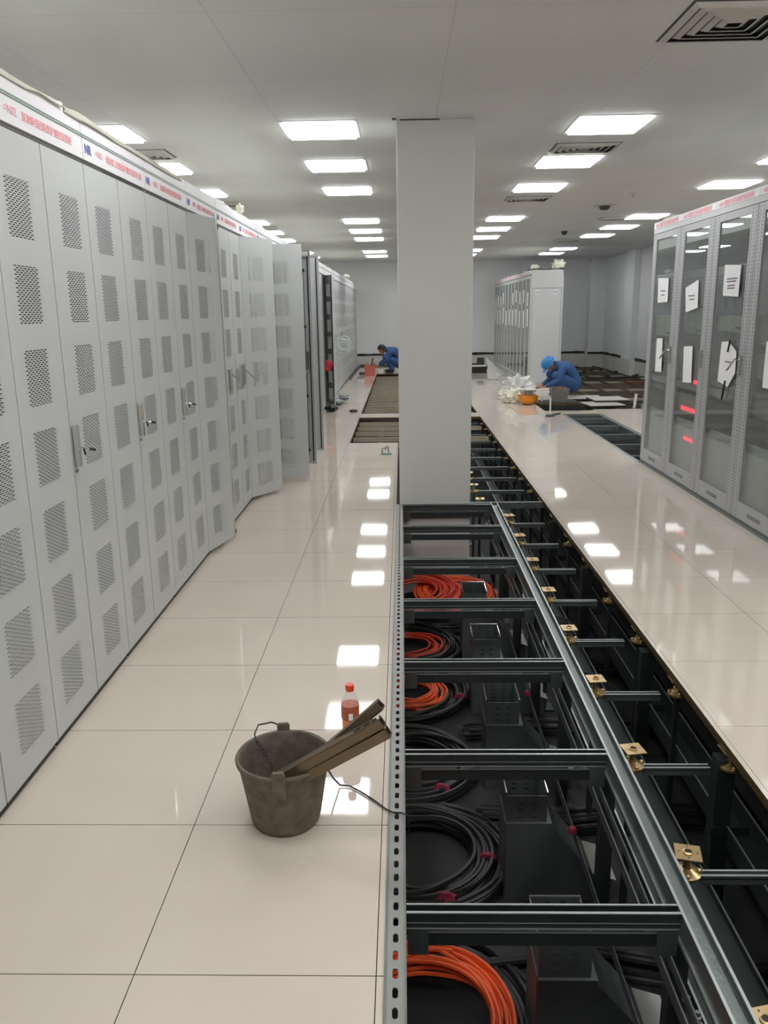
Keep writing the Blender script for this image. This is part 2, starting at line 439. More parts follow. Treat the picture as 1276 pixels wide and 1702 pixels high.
# shallow pilasters and unpainted plaster band below the dark line
struct(MB().box(5.45, 24.2, PZ, XR, YB, CH).build('wall_corner_pilaster', WALL))
struct(MB().box(5.74, 20.8, PZ, XR, 21.6, CH).build('wall_right_pilaster', WALL))
struct(MB().box(XL, YB-0.012, PZ, 5.45, YB, 0.33).box(XR-0.012, YF, PZ, XR, 20.8, 0.33).box(XR-0.012, 21.6, PZ, XR, 24.2, 0.33)
       .box(5.45, 24.188, PZ, 5.9, 24.2, 0.33).box(5.728, 20.79, PZ, 5.74, 21.61, 0.33).build('wall_plaster_band', PLASTER))
random.seed(4)
def ragged(name, pts, face_n, n=60):
    """irregular dark line where the paint stops"""
    mb = MB(); a, b = Vector(pts[0]), Vector(pts[1]); L = (b-a).length; n = max(4, int(L/0.12))
    def fn(u, v):
        p = a.lerp(b, u); e = 0.016*noise.noise(Vector((u*L*2.2, v*9, pts[0][0])))+(0.036 if v > .5 else -0.030)
        return p + Vector((0, 0, e*(1+0.5*noise.noise(Vector((u*L*5, 3, 1))))))
    mb.grid(fn, n, 1); return struct(mb.build(name, STAIN, solid=0.006))
ragged('trim_1', ((-1.9, YB-0.016, 0.335), (5.45, YB-0.016, 0.335)), 0)
ragged('trim_2', ((XR-0.016, 13.0, 0.335), (XR-0.016, 24.2, 0.335)), 0)
ragged('trim_3', ((5.45, 24.183, 0.335), (5.88, 24.183, 0.335)), 0)
struct(MB().box(-0.028, 6.645, PZ, 0.568, 7.25, CH).build('wall_pillar', PILLAR, bevel=0.006))
struct(MB().box(-0.0, 6.638, 2.992, 0.3, 6.645, 3.0).box(-0.06, 6.60, 2.994, -0.03, 6.645, 3.0).build('trim_4', STEEL_D))
struct(MB().box(-1.25, YB-0.03, 0, 2.3, YB-0.012, 0.05).box(-1.27, 19.8, 0, -1.255, YB-0.03, 0.04).build('baseboard_back', STEEL_D))

# ------------------------------------------------------------------ ceiling lamps
LW = 0.535
lp = MB().box(-LW/2, -0.275, -0.020, LW/2, 0.275, 0.0).mesh('diffuser', PANEL_L)  # dropped below the flush ceiling so its glowing sides add a halo
fr = MB()
for b in ((-.3, -.32, -.004, -.276, .32, 0), (.276, -.32, -.004, .3, .32, 0), (-.276, -.32, -.004, .276, -.291, 0), (-.276, .291, -.004, .276, .32, 0)):
    fr.box(*b)
fr = fr.mesh('lamp_frame', WHITE)
YS = [0.35, 1.95, 3.6, 6.95, 8.55, 10.25, 13.55, 15.2, 16.85, 20.3, 21.9]
ROWS = [(-2.41, 'row above the left cabinets'), (-0.63, 'row left of the pillar'), (1.65, 'row just right of the pillar'), (3.88, 'row above the right glass cabinets')]
for rx, rn in ROWS:
    k = 0
    for yy in YS:
        if yy < 5:
            if rx < -1 or rx > 3: pass
            lab = 'white square ceiling light panel near the camera, outside the view, ' + rn
            lab = '%s light panel over the camera end, %s' % (ORD[YS.index(yy)], rn)
        else:
            k += 1
            lab = '%s light panel seen from the camera, %s' % (ORD[k-1], rn)
        t = thing('ceiling_light', lab, 'ceiling light', (rx, yy, CH), 0, 'ceiling light panels')
        put('lamp_frame', fr, t); put('diffuser', lp, t)

# ------------------------------------------------------------------ ceiling vents and detectors
def vent(x, y, lab, w=0.6, d=0.6):
    t = thing('ceiling_vent', lab, 'air vent', (x, y, CH), 0, 'square ceiling air vents')
    MB().box(-w/2, -d/2, -0.003, w/2, d/2, 0).build('backing', STEEL_D, t)
    for k in range(5):
        s = w/2-0.012-k*0.055; q = s-0.03
        if q < 0.02: break
        z0, z1 = -0.022, -0.006
        mb = MB()
        vs = [(-s, -s*d/w, z1), (s, -s*d/w, z1), (s, s*d/w, z1), (-s, s*d/w, z1), (-q, -q*d/w, z0), (q, -q*d/w, z0), (q, q*d/w, z0), (-q, q*d/w, z0)]
        mb._add(vs, [(0, 1, 5, 4), (1, 2, 6, 5), (2, 3, 7, 6), (3, 0, 4, 7)])
        mb.build('louvre', VENTM, t, solid=0.004)
    return t
vent(1.70, 4.62, 'large square louvred air vent in the ceiling at the top right')
vent(1.66, 7.86, 'square ceiling vent between the two nearest lights of the right aisle', 0.58, 0.40)
vent(1.66, 11.25, 'small ceiling vent past the third light of the right aisle', 0.58, 0.40)
vent(-2.36, 7.8, 'ceiling vent behind the nearest light over the left cabinets', 0.58, 0.40)
vent(-2.4, 11.3, 'ceiling vent past the third light over the left cabinets', 0.58, 0.40)
vent(-2.4, 14.4, 'ceiling vent between the far lights over the left cabinets', 0.58, 0.40)
vent(3.5, 14.0 - 0.2, 'thin ceiling vent beyond the smoke detector on the right', 0.58, 0.34)
vent(3.5, 17.9, 'farthest ceiling vent on the right, before the last two lights', 0.58, 0.34)
vent(-2.35, 4.35, 'dark ceiling vent at the upper left edge of the view', 0.58, 0.40)
t = thing('smoke_detector', 'round smoke detector on a box, right half of the ceiling', 'smoke detector', (2.87, 12.1, CH))
MB().box(-0.13, -0.13, -0.012, 0.13, 0.13, 0).build('base_plate', VENTM, t)
MB().lathe([(0.075, -0.012), (0.075, -0.035), (0.05, -0.06), (0.0, -0.065)], 20).build('sensor_head', STEEL_D, t, smooth=True)
t = thing('sprinkler', 'small sprinkler head on the ceiling right of the smoke detector', 'sprinkler', (2.95, 10.95, CH))
MB().lathe([(0.04, 0), (0.04, -0.006), (0.012, -0.008), (0.012, -0.045), (0.03, -0.048), (0.03, -0.052)], 14).build('sprinkler_head', VENTM, t, smooth=True)
t = thing('camera_dome', 'tiny dark dome fitting on the ceiling near the far right lights', 'dome camera', (3.05, 15.9, CH))
MB().lathe([(0.06, 0), (0.06, -0.02), (0.04, -0.06), (0.0, -0.075)], 14).build('dome', STEEL_D, t, smooth=True)

# ------------------------------------------------------------------ left cabinet row
FX, CW, DPT = -1.31, 0.82, 0.60
body = MB()
body.box(-DPT, 0.002, 0.0, -DPT+0.015, CW-0.002, 2.30).box(-DPT+0.015, 0.002, 0, -0.03, 0.014, 2.20).box(-DPT+0.015, CW-0.014, 0, -0.03, CW-0.002, 2.20)
body.box(-DPT+0.015, 0.002, 2.20, -0.004, CW-0.002, 2.305).box(-DPT+0.015, 0.014, 0.03, -0.03, CW-0.014, 0.045)
body.box(-0.03, 0.002, 0.02, -0.018, 0.03, 2.20).box(-0.03, CW-0.03, 0.02, -0.018, CW-0.002, 2.20)
body = body.mesh('body', GREY)
plinth = MB().box(-DPT+0.02, 0.01, 0.0, -0.012, CW-0.01, 0.026).mesh('plinth', BLACK)
plate = MB().box(-0.20, 0.02, 0.06, -0.19, CW-0.02, 2.18).mesh('inner_plate', mat('slot_shade', srgb(34, 35, 36), 0.6))  # near-black sheet added behind the doors, shade inside put into its colour
DW = CW/2-0.006
def door_mesh(sgn):
    mb = MB(); y0, y1 = (0.001, DW) if sgn > 0 else (-DW, -0.001)
    mb.m(0).box(-0.002, y0, 0.03, 0.0, y1, 2.195)
    mb.m(1).box(-0.016, y0, 0.03, -0.002, y0+0.004, 2.195).box(-0.016, y1-0.004, 0.03, -0.002, y1, 2.195)
    mb.box(-0.016, y0+0.004, 0.03, -0.002, y1-0.004, 0.034).box(-0.016, y0+0.004, 2.191, -0.002, y1-0.004, 2.195)
    return mb.mesh('door', [DOORM, GREY])
DN, DF = door_mesh(1), door_mesh(-1)
gask = lambda sg: MB().bar((-0.018, sg*0.03, 0.06), (-0.018, sg*0.03, 2.17), 0.012, 0.008, (1, 0, 0)).bar((-0.018, sg*(DW-0.03), 0.06), (-0.018, sg*(DW-0.03), 2.17), 0.012, 0.008, (1, 0, 0)).mesh('gasket', BLACK)
GN, GF = gask(1), gask(-1)
# lock handle with swinging key
hm = MB(); hm.prism([(-0.012, 1.0), (0.012, 1.0), (0.014, 1.01), (0.014, 1.155), (0.010, 1.165), (-0.010, 1.165), (-0.014, 1.155), (-0.014, 1.01)], 0, 0.0, 0.022)
hm = hm.mesh('handle', CHROME)
hk = MB(); hk.tube([(0.022, 0.006, 1.07), (0.036, 0.006, 1.07)], 0.007, 8); hk.tube([(0.036, 0.006, 1.07), (0.05, 0.03, 1.065), (0.055, 0.045, 1.06)], 0.0035, 6)
hk = hk.mesh('key', CHROME, True)
hkb = MB().tube([(0.05, 0.03, 1.065), (0.062, 0.055, 1.058)], 0.006, 6).tube([(0.036, 0.006, 1.07), (0.038, 0.012, 1.045)], 0.004, 6).mesh('key_grip', BLACK, True)
hs = MB().box(0, -0.008, 0.975, 0.004, 0.012, 0.985).mesh('latch_plate', STEEL)
lev = MB().tube([(0.012, 0, 1.15), (0.06, 0.01, 1.10), (0.105, 0.02, 1.05)], 0.006, 6).mesh('lever', CHROME, True)
hdr = MB(); hdr.box(-0.004, 0.003, 2.212, 0.006, CW-0.003, 2.298); hdr = hdr.mesh('header_sign', WHITE)
hdrg = MB().box(-0.018, 0, 2.196, -0.004, CW, 2.212).mesh('header_gap', SEAM)
trim = MB().box(-0.004, 0.002, 2.299, 0.009, CW-0.002, 2.303).box(-0.004, 0.002, 2.309, 0.007, CW-0.002, 2.312).mesh('header_trim', GREENISH)
topp = MB().box(-0.55, 0.003, 2.3055, 0.004, CW-0.003, 2.372).mesh('top_panel', WHITE)
T_NR = text_mesh('NR', 0.052, BLUE, 'logo', 0.0012)
T_ID = text_mesh('=N01', 0.040, RED)
T_ID2 = text_mesh('=N02', 0.040, RED)
T_CN = text_mesh('储能第三回路保护测控装置单元柜', 0.0335, RED, bold=0.0003)
T_CN2 = text_mesh('直流馈线回路保护测控装置柜', 0.0335, RED, bold=0.0003)

def cab_left(i, y, a_near=0, a_far=0, handle='key', inside=False, label=''):
    t = thing('perforated_cabinet', label, 'electrical cabinet', (FX, y, 0), 0, 'grey perforated-door cabinets in the left row')
    put('body', body, t); put('plinth', plinth, t)
    dn = put('door', DN, t, (0, 0.002, 0), -math.radians(a_near))
    df = put('door', DF, t, (0, CW-0.002, 0), math.radians(a_far))
    put('inner_plate', plate, t)
    if a_near > 40: put('gasket', GN, dn)
    if a_far > 5: put('gasket', GF, df)
    if y < 18:
        if handle in ('key', 'lever'):
            h = put('handle', hm, df, (0, -DW+0.018, 0))
            if handle == 'key' and y < 9:
                put('key', hk, df, (0, -DW+0.018, 0)); put('key_grip', hkb, df, (0, -DW+0.018, 0)); put('latch_plate', hs, df, (0, -DW+0.018, 0))
            if handle == 'lever':
                put('lever', lev, df, (0, -DW+0.018+0.25, 0)); put('handle', hm, df, (0, -DW+0.268, 0.02)); put('lever', lev, dn, (0, 0.16, 0)); put('handle', hm, dn, (0, 0.16, 0.02))
    h = put('header_sign', hdr, t); put('header_gap', hdrg, t); put('header_trim', trim, t)
    put('top_panel', topp, t)
    if y < 12:
        text_at(T_NR, 'logo', h, (0.0065, 0.02, 2.24), 1)
        text_at(T_ID if i % 2 == 1 else T_ID2, 'lettering', h, (0.0065, 0.14, 2.245), 1)
        text_at(T_CN if i % 2 == 1 else T_CN2, 'lettering', h, (0.0065, 0.27, 2.245), 1)
    return t, dn, df
Y0 = 2.723
for i in range(-2, 26):
    y = Y0+i*CW
    n = i+1
    kw = dict(a_near=0, a_far=0); extra = 'both doors shut'
    if i == -2: lab = 'grey perforated cabinet nearest the camera end of the left row, out of view'
    elif i == -1: lab = 'grey perforated cabinet cut by the left edge of the photo'
    elif i == 0: lab = 'grey perforated cabinet with the nearest whole pair of doors and a chrome lock handle'
    elif i == 1: lab = 'grey perforated cabinet second behind the left edge, with the second chrome handle'
    elif i == 2: lab = 'grey perforated cabinet just before the first door left ajar, third chrome handle'
    elif i == 3: kw = dict(a_near=14, a_far=0); lab = 'grey perforated cabinet whose near door stands slightly ajar'
    elif i == 4: kw = dict(handle='lever'); lab = 'grey perforated cabinet with two chrome levers swung out across its doors'
    elif i == 5: kw = dict(a_near=32, a_far=0); lab = 'grey perforated cabinet with its near door a third open over the aisle'
    elif i == 6: kw = dict(a_near=86, a_far=84); lab = 'grey perforated cabinet with both doors wide open showing lock rods'
    elif i == 7: kw = dict(a_near=0, a_far=86); lab = 'grey perforated cabinet behind the wide open pair, far door square to the aisle'
    elif i == 13: kw = dict(a_near=0, a_far=25); lab = 'grey perforated cabinet with a half open door holding a red bag'
    elif i == 14: kw = dict(a_near=20, a_far=0); lab = 'grey perforated cabinet with white cable loops hanging in front of its door'
    else: lab = 'grey perforated cabinet, %s of the left row counted from the left photo edge' % ORD[n]
    t, dn, df = cab_left(i, y, label=lab, **kw)
    if i == 3:
        MB().tube([(0.0, DW-0.006, 0.02), (0.0, DW-0.006, 2.2)], 0.007, 8).build('lock_rod', CHROME, dn, smooth=True)
        MB().box(-0.012, DW-0.004, 2.13, 0.006, DW+0.012, 2.16).box(-0.012, DW-0.004, 0.05, 0.006, DW+0.012, 0.08).build('latch_tip', BLACK, dn)
    if i == 6:
        rod = MB()
        rod.tube([(-0.028, -0.33, 0.12), (-0.028, -0.33, 0.95), (-0.036, -0.35, 1.0), (-0.028, -0.33, 1.1), (-0.028, -0.33, 1.9), (-0.028, -0.30, 2.12)], 0.006, 6)
        rod.tube([(-0.028, -0.27, 0.12), (-0.028, -0.27, 2.16)], 0.004, 6)
        rod.build('lock_rod', CHROME, df, smooth=True)
        for z in (0.18, 0.75, 1.45, 2.0):
            MB().sphere((-0.03, -0.33, z), 0.018, 10, 6).build('rod_guide', BLACK, df, smooth=True)
        MB().box(-0.05, -0.39, 2.13, -0.018, -0.24, 2.18).build('hinge_box', CHROME, df)
        MB().box(-0.05, -0.36, 1.02, -0.018, -0.30, 1.20).build('lock_case', STEEL, df)
# plastic film draped over the row's top
def film(y0, y1, label, seed, zt=2.395):
    L = y1-y0; nv = int(L/0.05)
    prof = [(0.010, 2.352), (0.014, 2.368), (0.0, 2.376)] if y0 < 5 else [(-0.004, 2.3735), (-0.006, 2.375), (-0.012, 2.376)]
    prof += [(-0.08, 2.378), (-0.25, 2.380), (-0.42, 2.378), (-0.56, 2.375)]
    def fn(u, v):
        k = u*(len(prof)-1); a = min(int(k), len(prof)-2); f = k-a
        x = prof[a][0]*(1-f)+prof[a+1][0]*f; z = prof[a][1]*(1-f)+prof[a+1][1]*f
        y = y0+v*L; p = Vector((seed, y*2.3, u*2.0))
        w = noise.noise(p)*0.016+noise.noise(p*3.1)*0.009
        if u < 0.34: z -= (0.03 if y0 < 5 else 0)*max(0, noise.noise(Vector((y*1.1, seed, 2)))+0.1)
        return (FX+x+w*0.25, y, z+max(w, 0.0)+0.002)
    return tag(MB().grid(fn, 18, nv).build('plastic_film', FILM, smooth=True, solid=0.002), label, 'plastic film', 'plastic films on the cabinet tops')
film(1.0, 3.35, 'cream plastic film folded over the nearest left cabinet tops', 1)
film(3.38, 5.1, 'cream plastic film on the cabinet tops beneath the nearest left light', 7)
film(5.15, 9.2, 'cream plastic film on the tops of the cabinets with ajar doors', 12)
film(9.3, 15.5, 'crumpled cream plastic film along the far left cabinet tops', 19)
film(15.6, 23.0, 'farthest crumpled plastic film on the left row, near the back wall', 23)
tag(MB().sphere((FX-0.02, 7.05, 2.42), 0.045, 12, 8, 0.7, 1.0, 0.9, 0.7, 5).build('crumpled_film', FILM, smooth=True),
    'small peak of crumpled film standing up on the left cabinet tops', 'plastic film')
tag(MB().sphere((FX-0.02, 20.2, 2.42), 0.09, 12, 8, 0.8, 1.5, 0.6, 0.7, 9).build('crumpled_film', FILM, smooth=True),
    'white wad of film at the far end of the left cabinet tops', 'plastic film')
# things hanging on the left doors
tag(MB().grid(lambda u, v: (-1.285+0.125*u*(0.55+0.45*v), 13.79+0.02*noise.noise(Vector((u*4, v*4, 1))), 0.63+0.19*v*(1-0.35*u)), 8, 10).build('red_bag', REDTAG, smooth=True, solid=0.02),
    'small crimson bag hanging on a far open left cabinet door', 'bag')
def loops(name, lab, cx, cy, cz, r, n, seed, m=WHITECABLE, rad=0.007):
    random.seed(seed); mb = MB()
    for k in range(n):
        dx, dz = random.uniform(-.05, .05), random.uniform(-.05, .05); rr = r*random.uniform(.7, 1.1); el = random.uniform(.7, 1.1)
        mb.tube([(cx+dx+rr*math.cos(a), cy+0.03*math.sin(2*a+k)+k*0.012, cz+dz+rr*el*math.sin(a)) for a in [2*PI*j/28 for j in range(28)]], rad, 5, True)
    return tag(mb.build(name, m, smooth=True), lab, 'cable')
loops('white_cable_loop', 'loops of white cable hanging at a far left cabinet, chest height', -1.05, 14.75, 1.02, 0.13, 5, 3)
random.seed(8)
tag(MB().tube([(-1.17, 14.9, 0.75), (-1.12, 14.9, 0.6), (-1.11, 14.9, 0.4), (-1.15, 14.88, 0.22), (-1.19, 14.87, 0.06), (-1.12, 14.8, 0.01), (-1.02, 14.7, 0.01)], 0.009, 6).build('white_cable', WHITECABLE, smooth=True),
    'single white cable hanging down to the floor below the loops', 'cable')
for k, (x, y) in enumerate(((-1.13, 14.2), (-1.10, 15.0), (-1.16, 13.3))):
    tag(MB().sphere((x, y, 0.055), 0.10, 12, 8, 1.1, 1.3, 0.55, 0.8, k*3.3).build('rag', STEEL_D if k == 2 else GREYPIPE, smooth=True),
        ['grey crumpled rag on the tiles under the white cable loops', 'grey rag pile behind the other at the far cabinet feet', 'dark rag bundle at the foot of the red bag cabinet'][k], 'rag')

# ------------------------------------------------------------------ right glass-door row
RX, RW = 2.52, 0.81
STILE = dots_mat('stile_punched', srgb(176, 177, 179), (0.030, 0.088, 0.722, 0.780), 0.026)
rb = MB()
rb.box(0.03, 0.0, 0.0, 0.60, 0.02, 2.33).box(0.03, RW-0.02, 0.0, 0.60, RW, 2.33).box(0.58, 0.02, 0, 0.60, RW-0.02, 2.33)
rb.box(0.0, 0.0, 2.325, 0.60, RW, 2.34).box(0.03, 0.02, 0.035, 0.58, RW-0.02, 0.05).box(0.0, 0.0, 2.295, 0.03, RW, 2.325)
rb = rb.mesh('body', GREY)
rpl = MB().box(-0.004, 0.0, 0.0, 0.6, RW, 0.022).box(0.006, 0, 0.022, 0.6, RW, 0.035).mesh('plinth', STEEL)
gx0, gx1, gz0, gz1 = 0.115, 0.695, 0.165, 2.235
rd = MB()
rd.box(0, 0.004, 0.04, 0.022, gx0, 2.29).box(0, gx1, 0.04, 0.022, RW-0.004, 2.29).box(0, gx0, 0.04, 0.022, gx1, gz0).box(0, gx0, gz1, 0.022, gx1, 2.29)
rd = rd.mesh('door', STILE)
rgl = MB().box(0.008, gx0, gz0, 0.012, gx1, gz1).mesh('glass', GLASS)
rlab = MB()
for k in range(14): rlab.box(-0.0015, 0.3+k*0.016, 0.085, 0.0, 0.31+k*0.016, 0.115)
rlab = rlab.mesh('door_slots', GREYPIPE)
rtl = MB().box(0.0135, 0.13, 2.14, 0.0150, 0.68, 2.235).mesh('top_strip', PAPER)
rhd = MB().box(-0.002, 0.003, 2.342, 0.03, RW-0.003, 2.40).mesh('header_sign', WHITE)
rhb = MB().box(0.04, 0.003, 2.342, 0.59, RW-0.003, 2.39).mesh('top_panel', GREY)
rhl = MB(); rhl.prism([(0.045, 1.09), (0.072, 1.09), (0.072, 1.24), (0.045, 1.24)], 0, -0.02, 0.0); rhl = rhl.mesh('handle', CHROME)
rkey = MB().tube([(-0.02, 0.058, 1.2), (-0.05, 0.06, 1.21), (-0.075, 0.10, 1.14), (-0.07, 0.15, 1.12)], 0.007, 6).mesh('lever', CHROME, True)
T_R = text_mesh('=N03 储能升压变流保护装置屏柜', 0.046, RED, bold=0.0005)
def glass_cab(k, y_far, label, devs, lever=False, mesh_only=False):
    # local y runs towards the camera: rotate by 180 deg is avoided, geometry mirrored instead
    t = thing('glass_door_cabinet', label, 'electrical cabinet', (RX, y_far-RW, 0), 0, 'grey glass-door cabinets on the right')
    put('body', rb, t); put('plinth', rpl, t)
    d = put('door', rd, t); put('glass', rgl, d)
    put('door_slots', rlab, d); put('top_strip', rtl, d)
    h = put('handle', rhl, d)
    if lever or k in (0, 2): put('lever', rkey, d)
    h = put('header_sign', rhd, t); put('top_panel', rhb, t)
    text_at(T_R, 'lettering', h, (-0.0028, RW-0.05, 2.352), -1)
    MB().box(0.26, 0.03, 0.62, 0.265, RW-0.03, 2.25).build('inner_plate', DARKBODY, t)
    MB().box(0.05, 0.03, 0.05, 0.055, RW-0.03, 0.60).build('lower_panel', GREY, t)
    for (z0, z1, y0, y1, m, led) in devs:
        o = MB().box(0.05, y0, z0, 0.24, y1, z1).build('relay_unit', m, t, bevel=0.004)
        bt = MB()
        for q in range(5): bt.box(0.044, y0+0.05+q*0.05, z0+0.02, 0.05, y0+0.075+q*0.05, z0+0.04)
        bt.build('buttons', BLACK, o)
        if led:
            MB().box(0.042, led[0], led[2], 0.05, led[1], led[3]).build('led_display', LED, o)
    return t
G1 = [(1.32, 1.52, 0.06, 0.75, DEVICE2, None), (1.08, 1.26, 0.06, 0.75, DEVICE2, None), (0.80, 0.98, 0.06, 0.75, DEVICE, None)]
G2 = [(1.36, 1.60, 0.06, 0.75, DEVICE, None), (0.92, 1.10, 0.06, 0.75, DEVICE, (0.20, 0.33, 0.935, 0.965)), (0.65, 0.82, 0.06, 0.75, DEVICE, (0.21, 0.60, 0.68, 0.715))]
G3 = [(1.40, 1.52, 0.06, 0.75, DEVICE2, None), (1.70, 1.90, 0.06, 0.75, DEVICE, None), (0.85, 1.0, 0.06, 0.75, DEVICE, None)]
RY = 8.50
glass_cab(0, RY, 'grey cabinet with a glass door at the far end of the right glass row', G1)
g2 = glass_cab(1, RY-RW, 'grey glass-door cabinet with red lit displays inside', G2)
MB().box(0.040, 0.23, 0.42, 0.049, 0.47, 0.45).build('led_display', LED, g2)
glass_cab(2, RY-2*RW, 'grey glass-door cabinet with a torn sheet and a chrome lever by the door edge', G3, True)
glass_cab(3, RY-3*RW, 'grey glass-door cabinet cut by the right edge of the photo', G1)
glass_cab(4, RY-4*RW, 'grey glass-door cabinet just outside the right edge of the photo', G3)
# sheets taped to the doors
def sheet(pts, lab, lines=(), grp='paper sheets taped to the right glass doors', x=RX-0.006):
    mb = MB(); mb.prism([(y, z) for y, z in pts], 0, x, x+0.0012)
    o = tag(mb.build('paper_sheet', PAPER), lab, 'paper', grp)
    if lines:
        m = MB()
        for (y0, z0, y1, z1) in lines: m.box(x-0.0008, y0, z0, x, y1, z1)
        m.build('print', INK, o)
    return o
sheet([(8.25, 1.87), (7.935, 1.86), (7.92, 1.64), (8.22, 1.635)], 'upper white sheet on the far end right glass door', [(8.15, 1.74, 8.0, 1.75), (8.13, 1.70, 8.02, 1.71)])
sheet([(8.17, 1.296), (7.99, 1.302), (7.967, 0.984), (8.16, 0.977)], 'lower blank white sheet on the far end right glass door')
sheet([(7.446, 1.755), (7.135, 1.815), (7.109, 1.584), (7.398, 1.544)], 'tilted upper white sheet on the door with red displays', [(7.36, 1.68, 7.2, 1.69), (7.33, 1.65, 7.2, 1.66)])
sheet([(7.378, 1.25), (7.158, 1.263), (7.126, 0.95), (7.342, 0.938)], 'lower white sheet above the red displays')
sheet([(6.586, 1.904), (6.271, 1.887), (6.279, 1.66), (6.577, 1.673)], 'upper white printed sheet on the door with the chrome lever', [(6.52, 1.79, 6.32, 1.80), (6.52, 1.77, 6.34, 1.78), (6.5, 1.74, 6.36, 1.75), (6.5, 1.72, 6.36, 1.73)])
sheet([(6.52, 1.32), (6.38, 1.33), (6.33, 1.31), (6.22, 1.26), (6.21, 1.10), (6.33, 0.985), (6.54, 1.016)], 'torn lower sheet taped beside the chrome lever', [(6.42, 1.17, 6.28, 1.18)])
sheet([(5.725, 1.351), (5.52, 1.36), (5.50, 1.04), (5.722, 1.036)], 'lower white sheet on the door at the right photo edge')
tag(MB().bar((RX-0.012, 6.34, 1.34), (RX-0.012, 6.37, 1.25), 0.012, 0.006).build('black_tape', BLACK), 'black tape strip at the top of the torn sheet', 'tape')
tag(MB().bar((RX-0.012, 6.37, 1.03), (RX-0.012, 6.41, 0.88), 0.012, 0.006).build('black_tape', BLACK), 'black tape strip hanging from the bottom of the torn sheet', 'tape')
tag(MB().sphere((RX+0.12, 8.2, 2.405), 0.09, 12, 8, 1.2, 1.4, 0.45, 0.6, 2).build('crumpled_film', FILM, smooth=True), 'wad of film on top of the right glass cabinets', 'plastic film')

# ------------------------------------------------------------------ far right row (seen end-on beyond the worker)
QX, QW, QD = 2.74, 0.60, 0.66
fb = MB()
for y in (0.0, QW-0.03):
    fb.box(0, y, 0, 0.03, y+0.03, 2.33).box(QD-0.03, y, 0, QD, y+0.03, 2.33)
fb.box(0, 0, 2.30, QD, QW, 2.40).box(0, 0, 0, QD, QW, 0.06)
fb = fb.mesh('frame', GREY)
fd = MB()
fd.box(-0.02, 0.005, 0.07, -0.002, 0.07, 2.29).box(-0.02, QW-0.07, 0.07, -0.002, QW-0.005, 2.29).box(-0.02, 0.07, 0.07, -0.002, QW-0.07, 0.14).box(-0.02, 0.07, 2.22, -0.002, QW-0.07, 2.29)
fdm = fd.mesh('door', GREY)
fgl = MB().box(-0.012, 0.07, 0.14, -0.008, QW-0.07, 2.22).mesh('glass', GLASS)
fdr = MB().box(QD+0.002, 0.005, 0.07, QD+0.02, 0.07, 2.29).box(QD+0.002, QW-0.07, 0.07, QD+0.02, QW-0.005, 2.29).box(QD+0.002, 0.07, 0.07, QD+0.02, QW-0.07, 0.14).box(QD+0.002, 0.07, 2.22, QD+0.02, QW-0.07, 2.29).mesh('rear_door', GREY)
frg = MB().box(QD+0.008, 0.07, 0.14, QD+0.012, QW-0.07, 2.22).mesh('glass', GLASS)
fhs = MB().box(-0.024, 0.005, 2.31, -0.001, QW-0.005, 2.395).mesh('header_sign', WHITE)
fhn = MB().box(-0.035, 0.02, 1.0, -0.02, 0.045, 1.2).mesh('handle', CHROME)
fhp = MB().box(-0.026, 0.15, 2.335, -0.0242, 0.45, 2.365).mesh('lettering', RED)
QY = 17.68
random.seed(21)
for k in range(11):
    t = thing('glass_door_cabinet', ('open-framed glass cabinet, %s from the blue end panel in the far right row' % ORD[k]) if k else 'open-framed glass cabinet carrying the big grey end panel, far right row',
              'electrical cabinet', (QX, QY+k*QW, 0), 0, 'glass cabinets of the far right row')
    put('frame', fb, t); d = put('door', fdm, t); put('glass', fgl, d); d2 = put('rear_door', fdr, t); put('glass', frg, d2)
    put('handle', fhn, d); h = put('header_sign', fhs, t); put('lettering', fhp, h)
    if k == 0:
        e = MB().box(0.035, -0.022, 0.05, QD-0.035, -0.002, 2.02).build('end_panel', GREY, t, bevel=0.004)
        MB().box(0, -0.018, 2.03, QD, -0.002, 2.39).box(0, -0.018, 0, 0.03, -0.002, 2.03).box(QD-0.03, -0.018, 0, QD, -0.002, 2.03).build('end_frame', GREY, t)
        for x in (0.13, 0.50):
            MB().box(x-0.025, -0.026, 1.9, x+0.025, -0.022, 1.99).build('latch_plate', PAPER, e)
            MB().box(x-0.010, -0.032, 1.92, x+0.010, -0.026, 1.965).build('latch', BLACK, e)
    for (za, zb, q) in ((1.70, 1.98, 'upper'), (1.22, 1.60, 'lower')):
        dz = random.uniform(-.05, .05); dy = random.uniform(-.03, .03); s = random.uniform(-.02, .02)
        if k in (5, 6) and q == 'upper': continue
        y = QY+k*QW
        sheet([(y+0.17+dy, za+dz), (y+0.37+dy, za+dz+s), (y+0.38+dy, zb+dz+s), (y+0.18+dy, zb+dz)], '%s white sheet on the %s far right glass door from the end panel' % (q, ORD[k]), (),
              'paper sheets on the far right row', QX-0.024)
def filmr(label, seed):
    L = 4.6
    def fn(u, v):
        p = Vector((seed, v*9, u*3)); w = noise.noise(p)*0.05
        return (QX-0.03+u*(QD+0.06), QY-0.03+v*L, 2.425+max(w, -0.004)-(0.02*(u > .97 or u < .03)))
    return tag(MB().grid(fn, 14, 60).build('plastic_film', FILM, smooth=True, solid=0.002), label, 'plastic film', 'plastic films on the cabinet tops')
filmr('white plastic film over the tops of the far right row', 5)
tag(MB().sphere((QX+0.56, QY+0.1, 2.50), 0.13, 14, 10, 1.1, 1.0, 0.8, 0.6, 4).build('crumpled_film', FILM, smooth=True), 'round wad of white film on the right corner of the far right row', 'plastic film')
tag(MB().sphere((QX+0.08, QY+0.1, 2.455), 0.075, 12, 8, 1.2, 1, 0.7, 0.6, 6).build('crumpled_film', FILM, smooth=True), 'small knot of white film on the left corner of the far right row', 'plastic film')

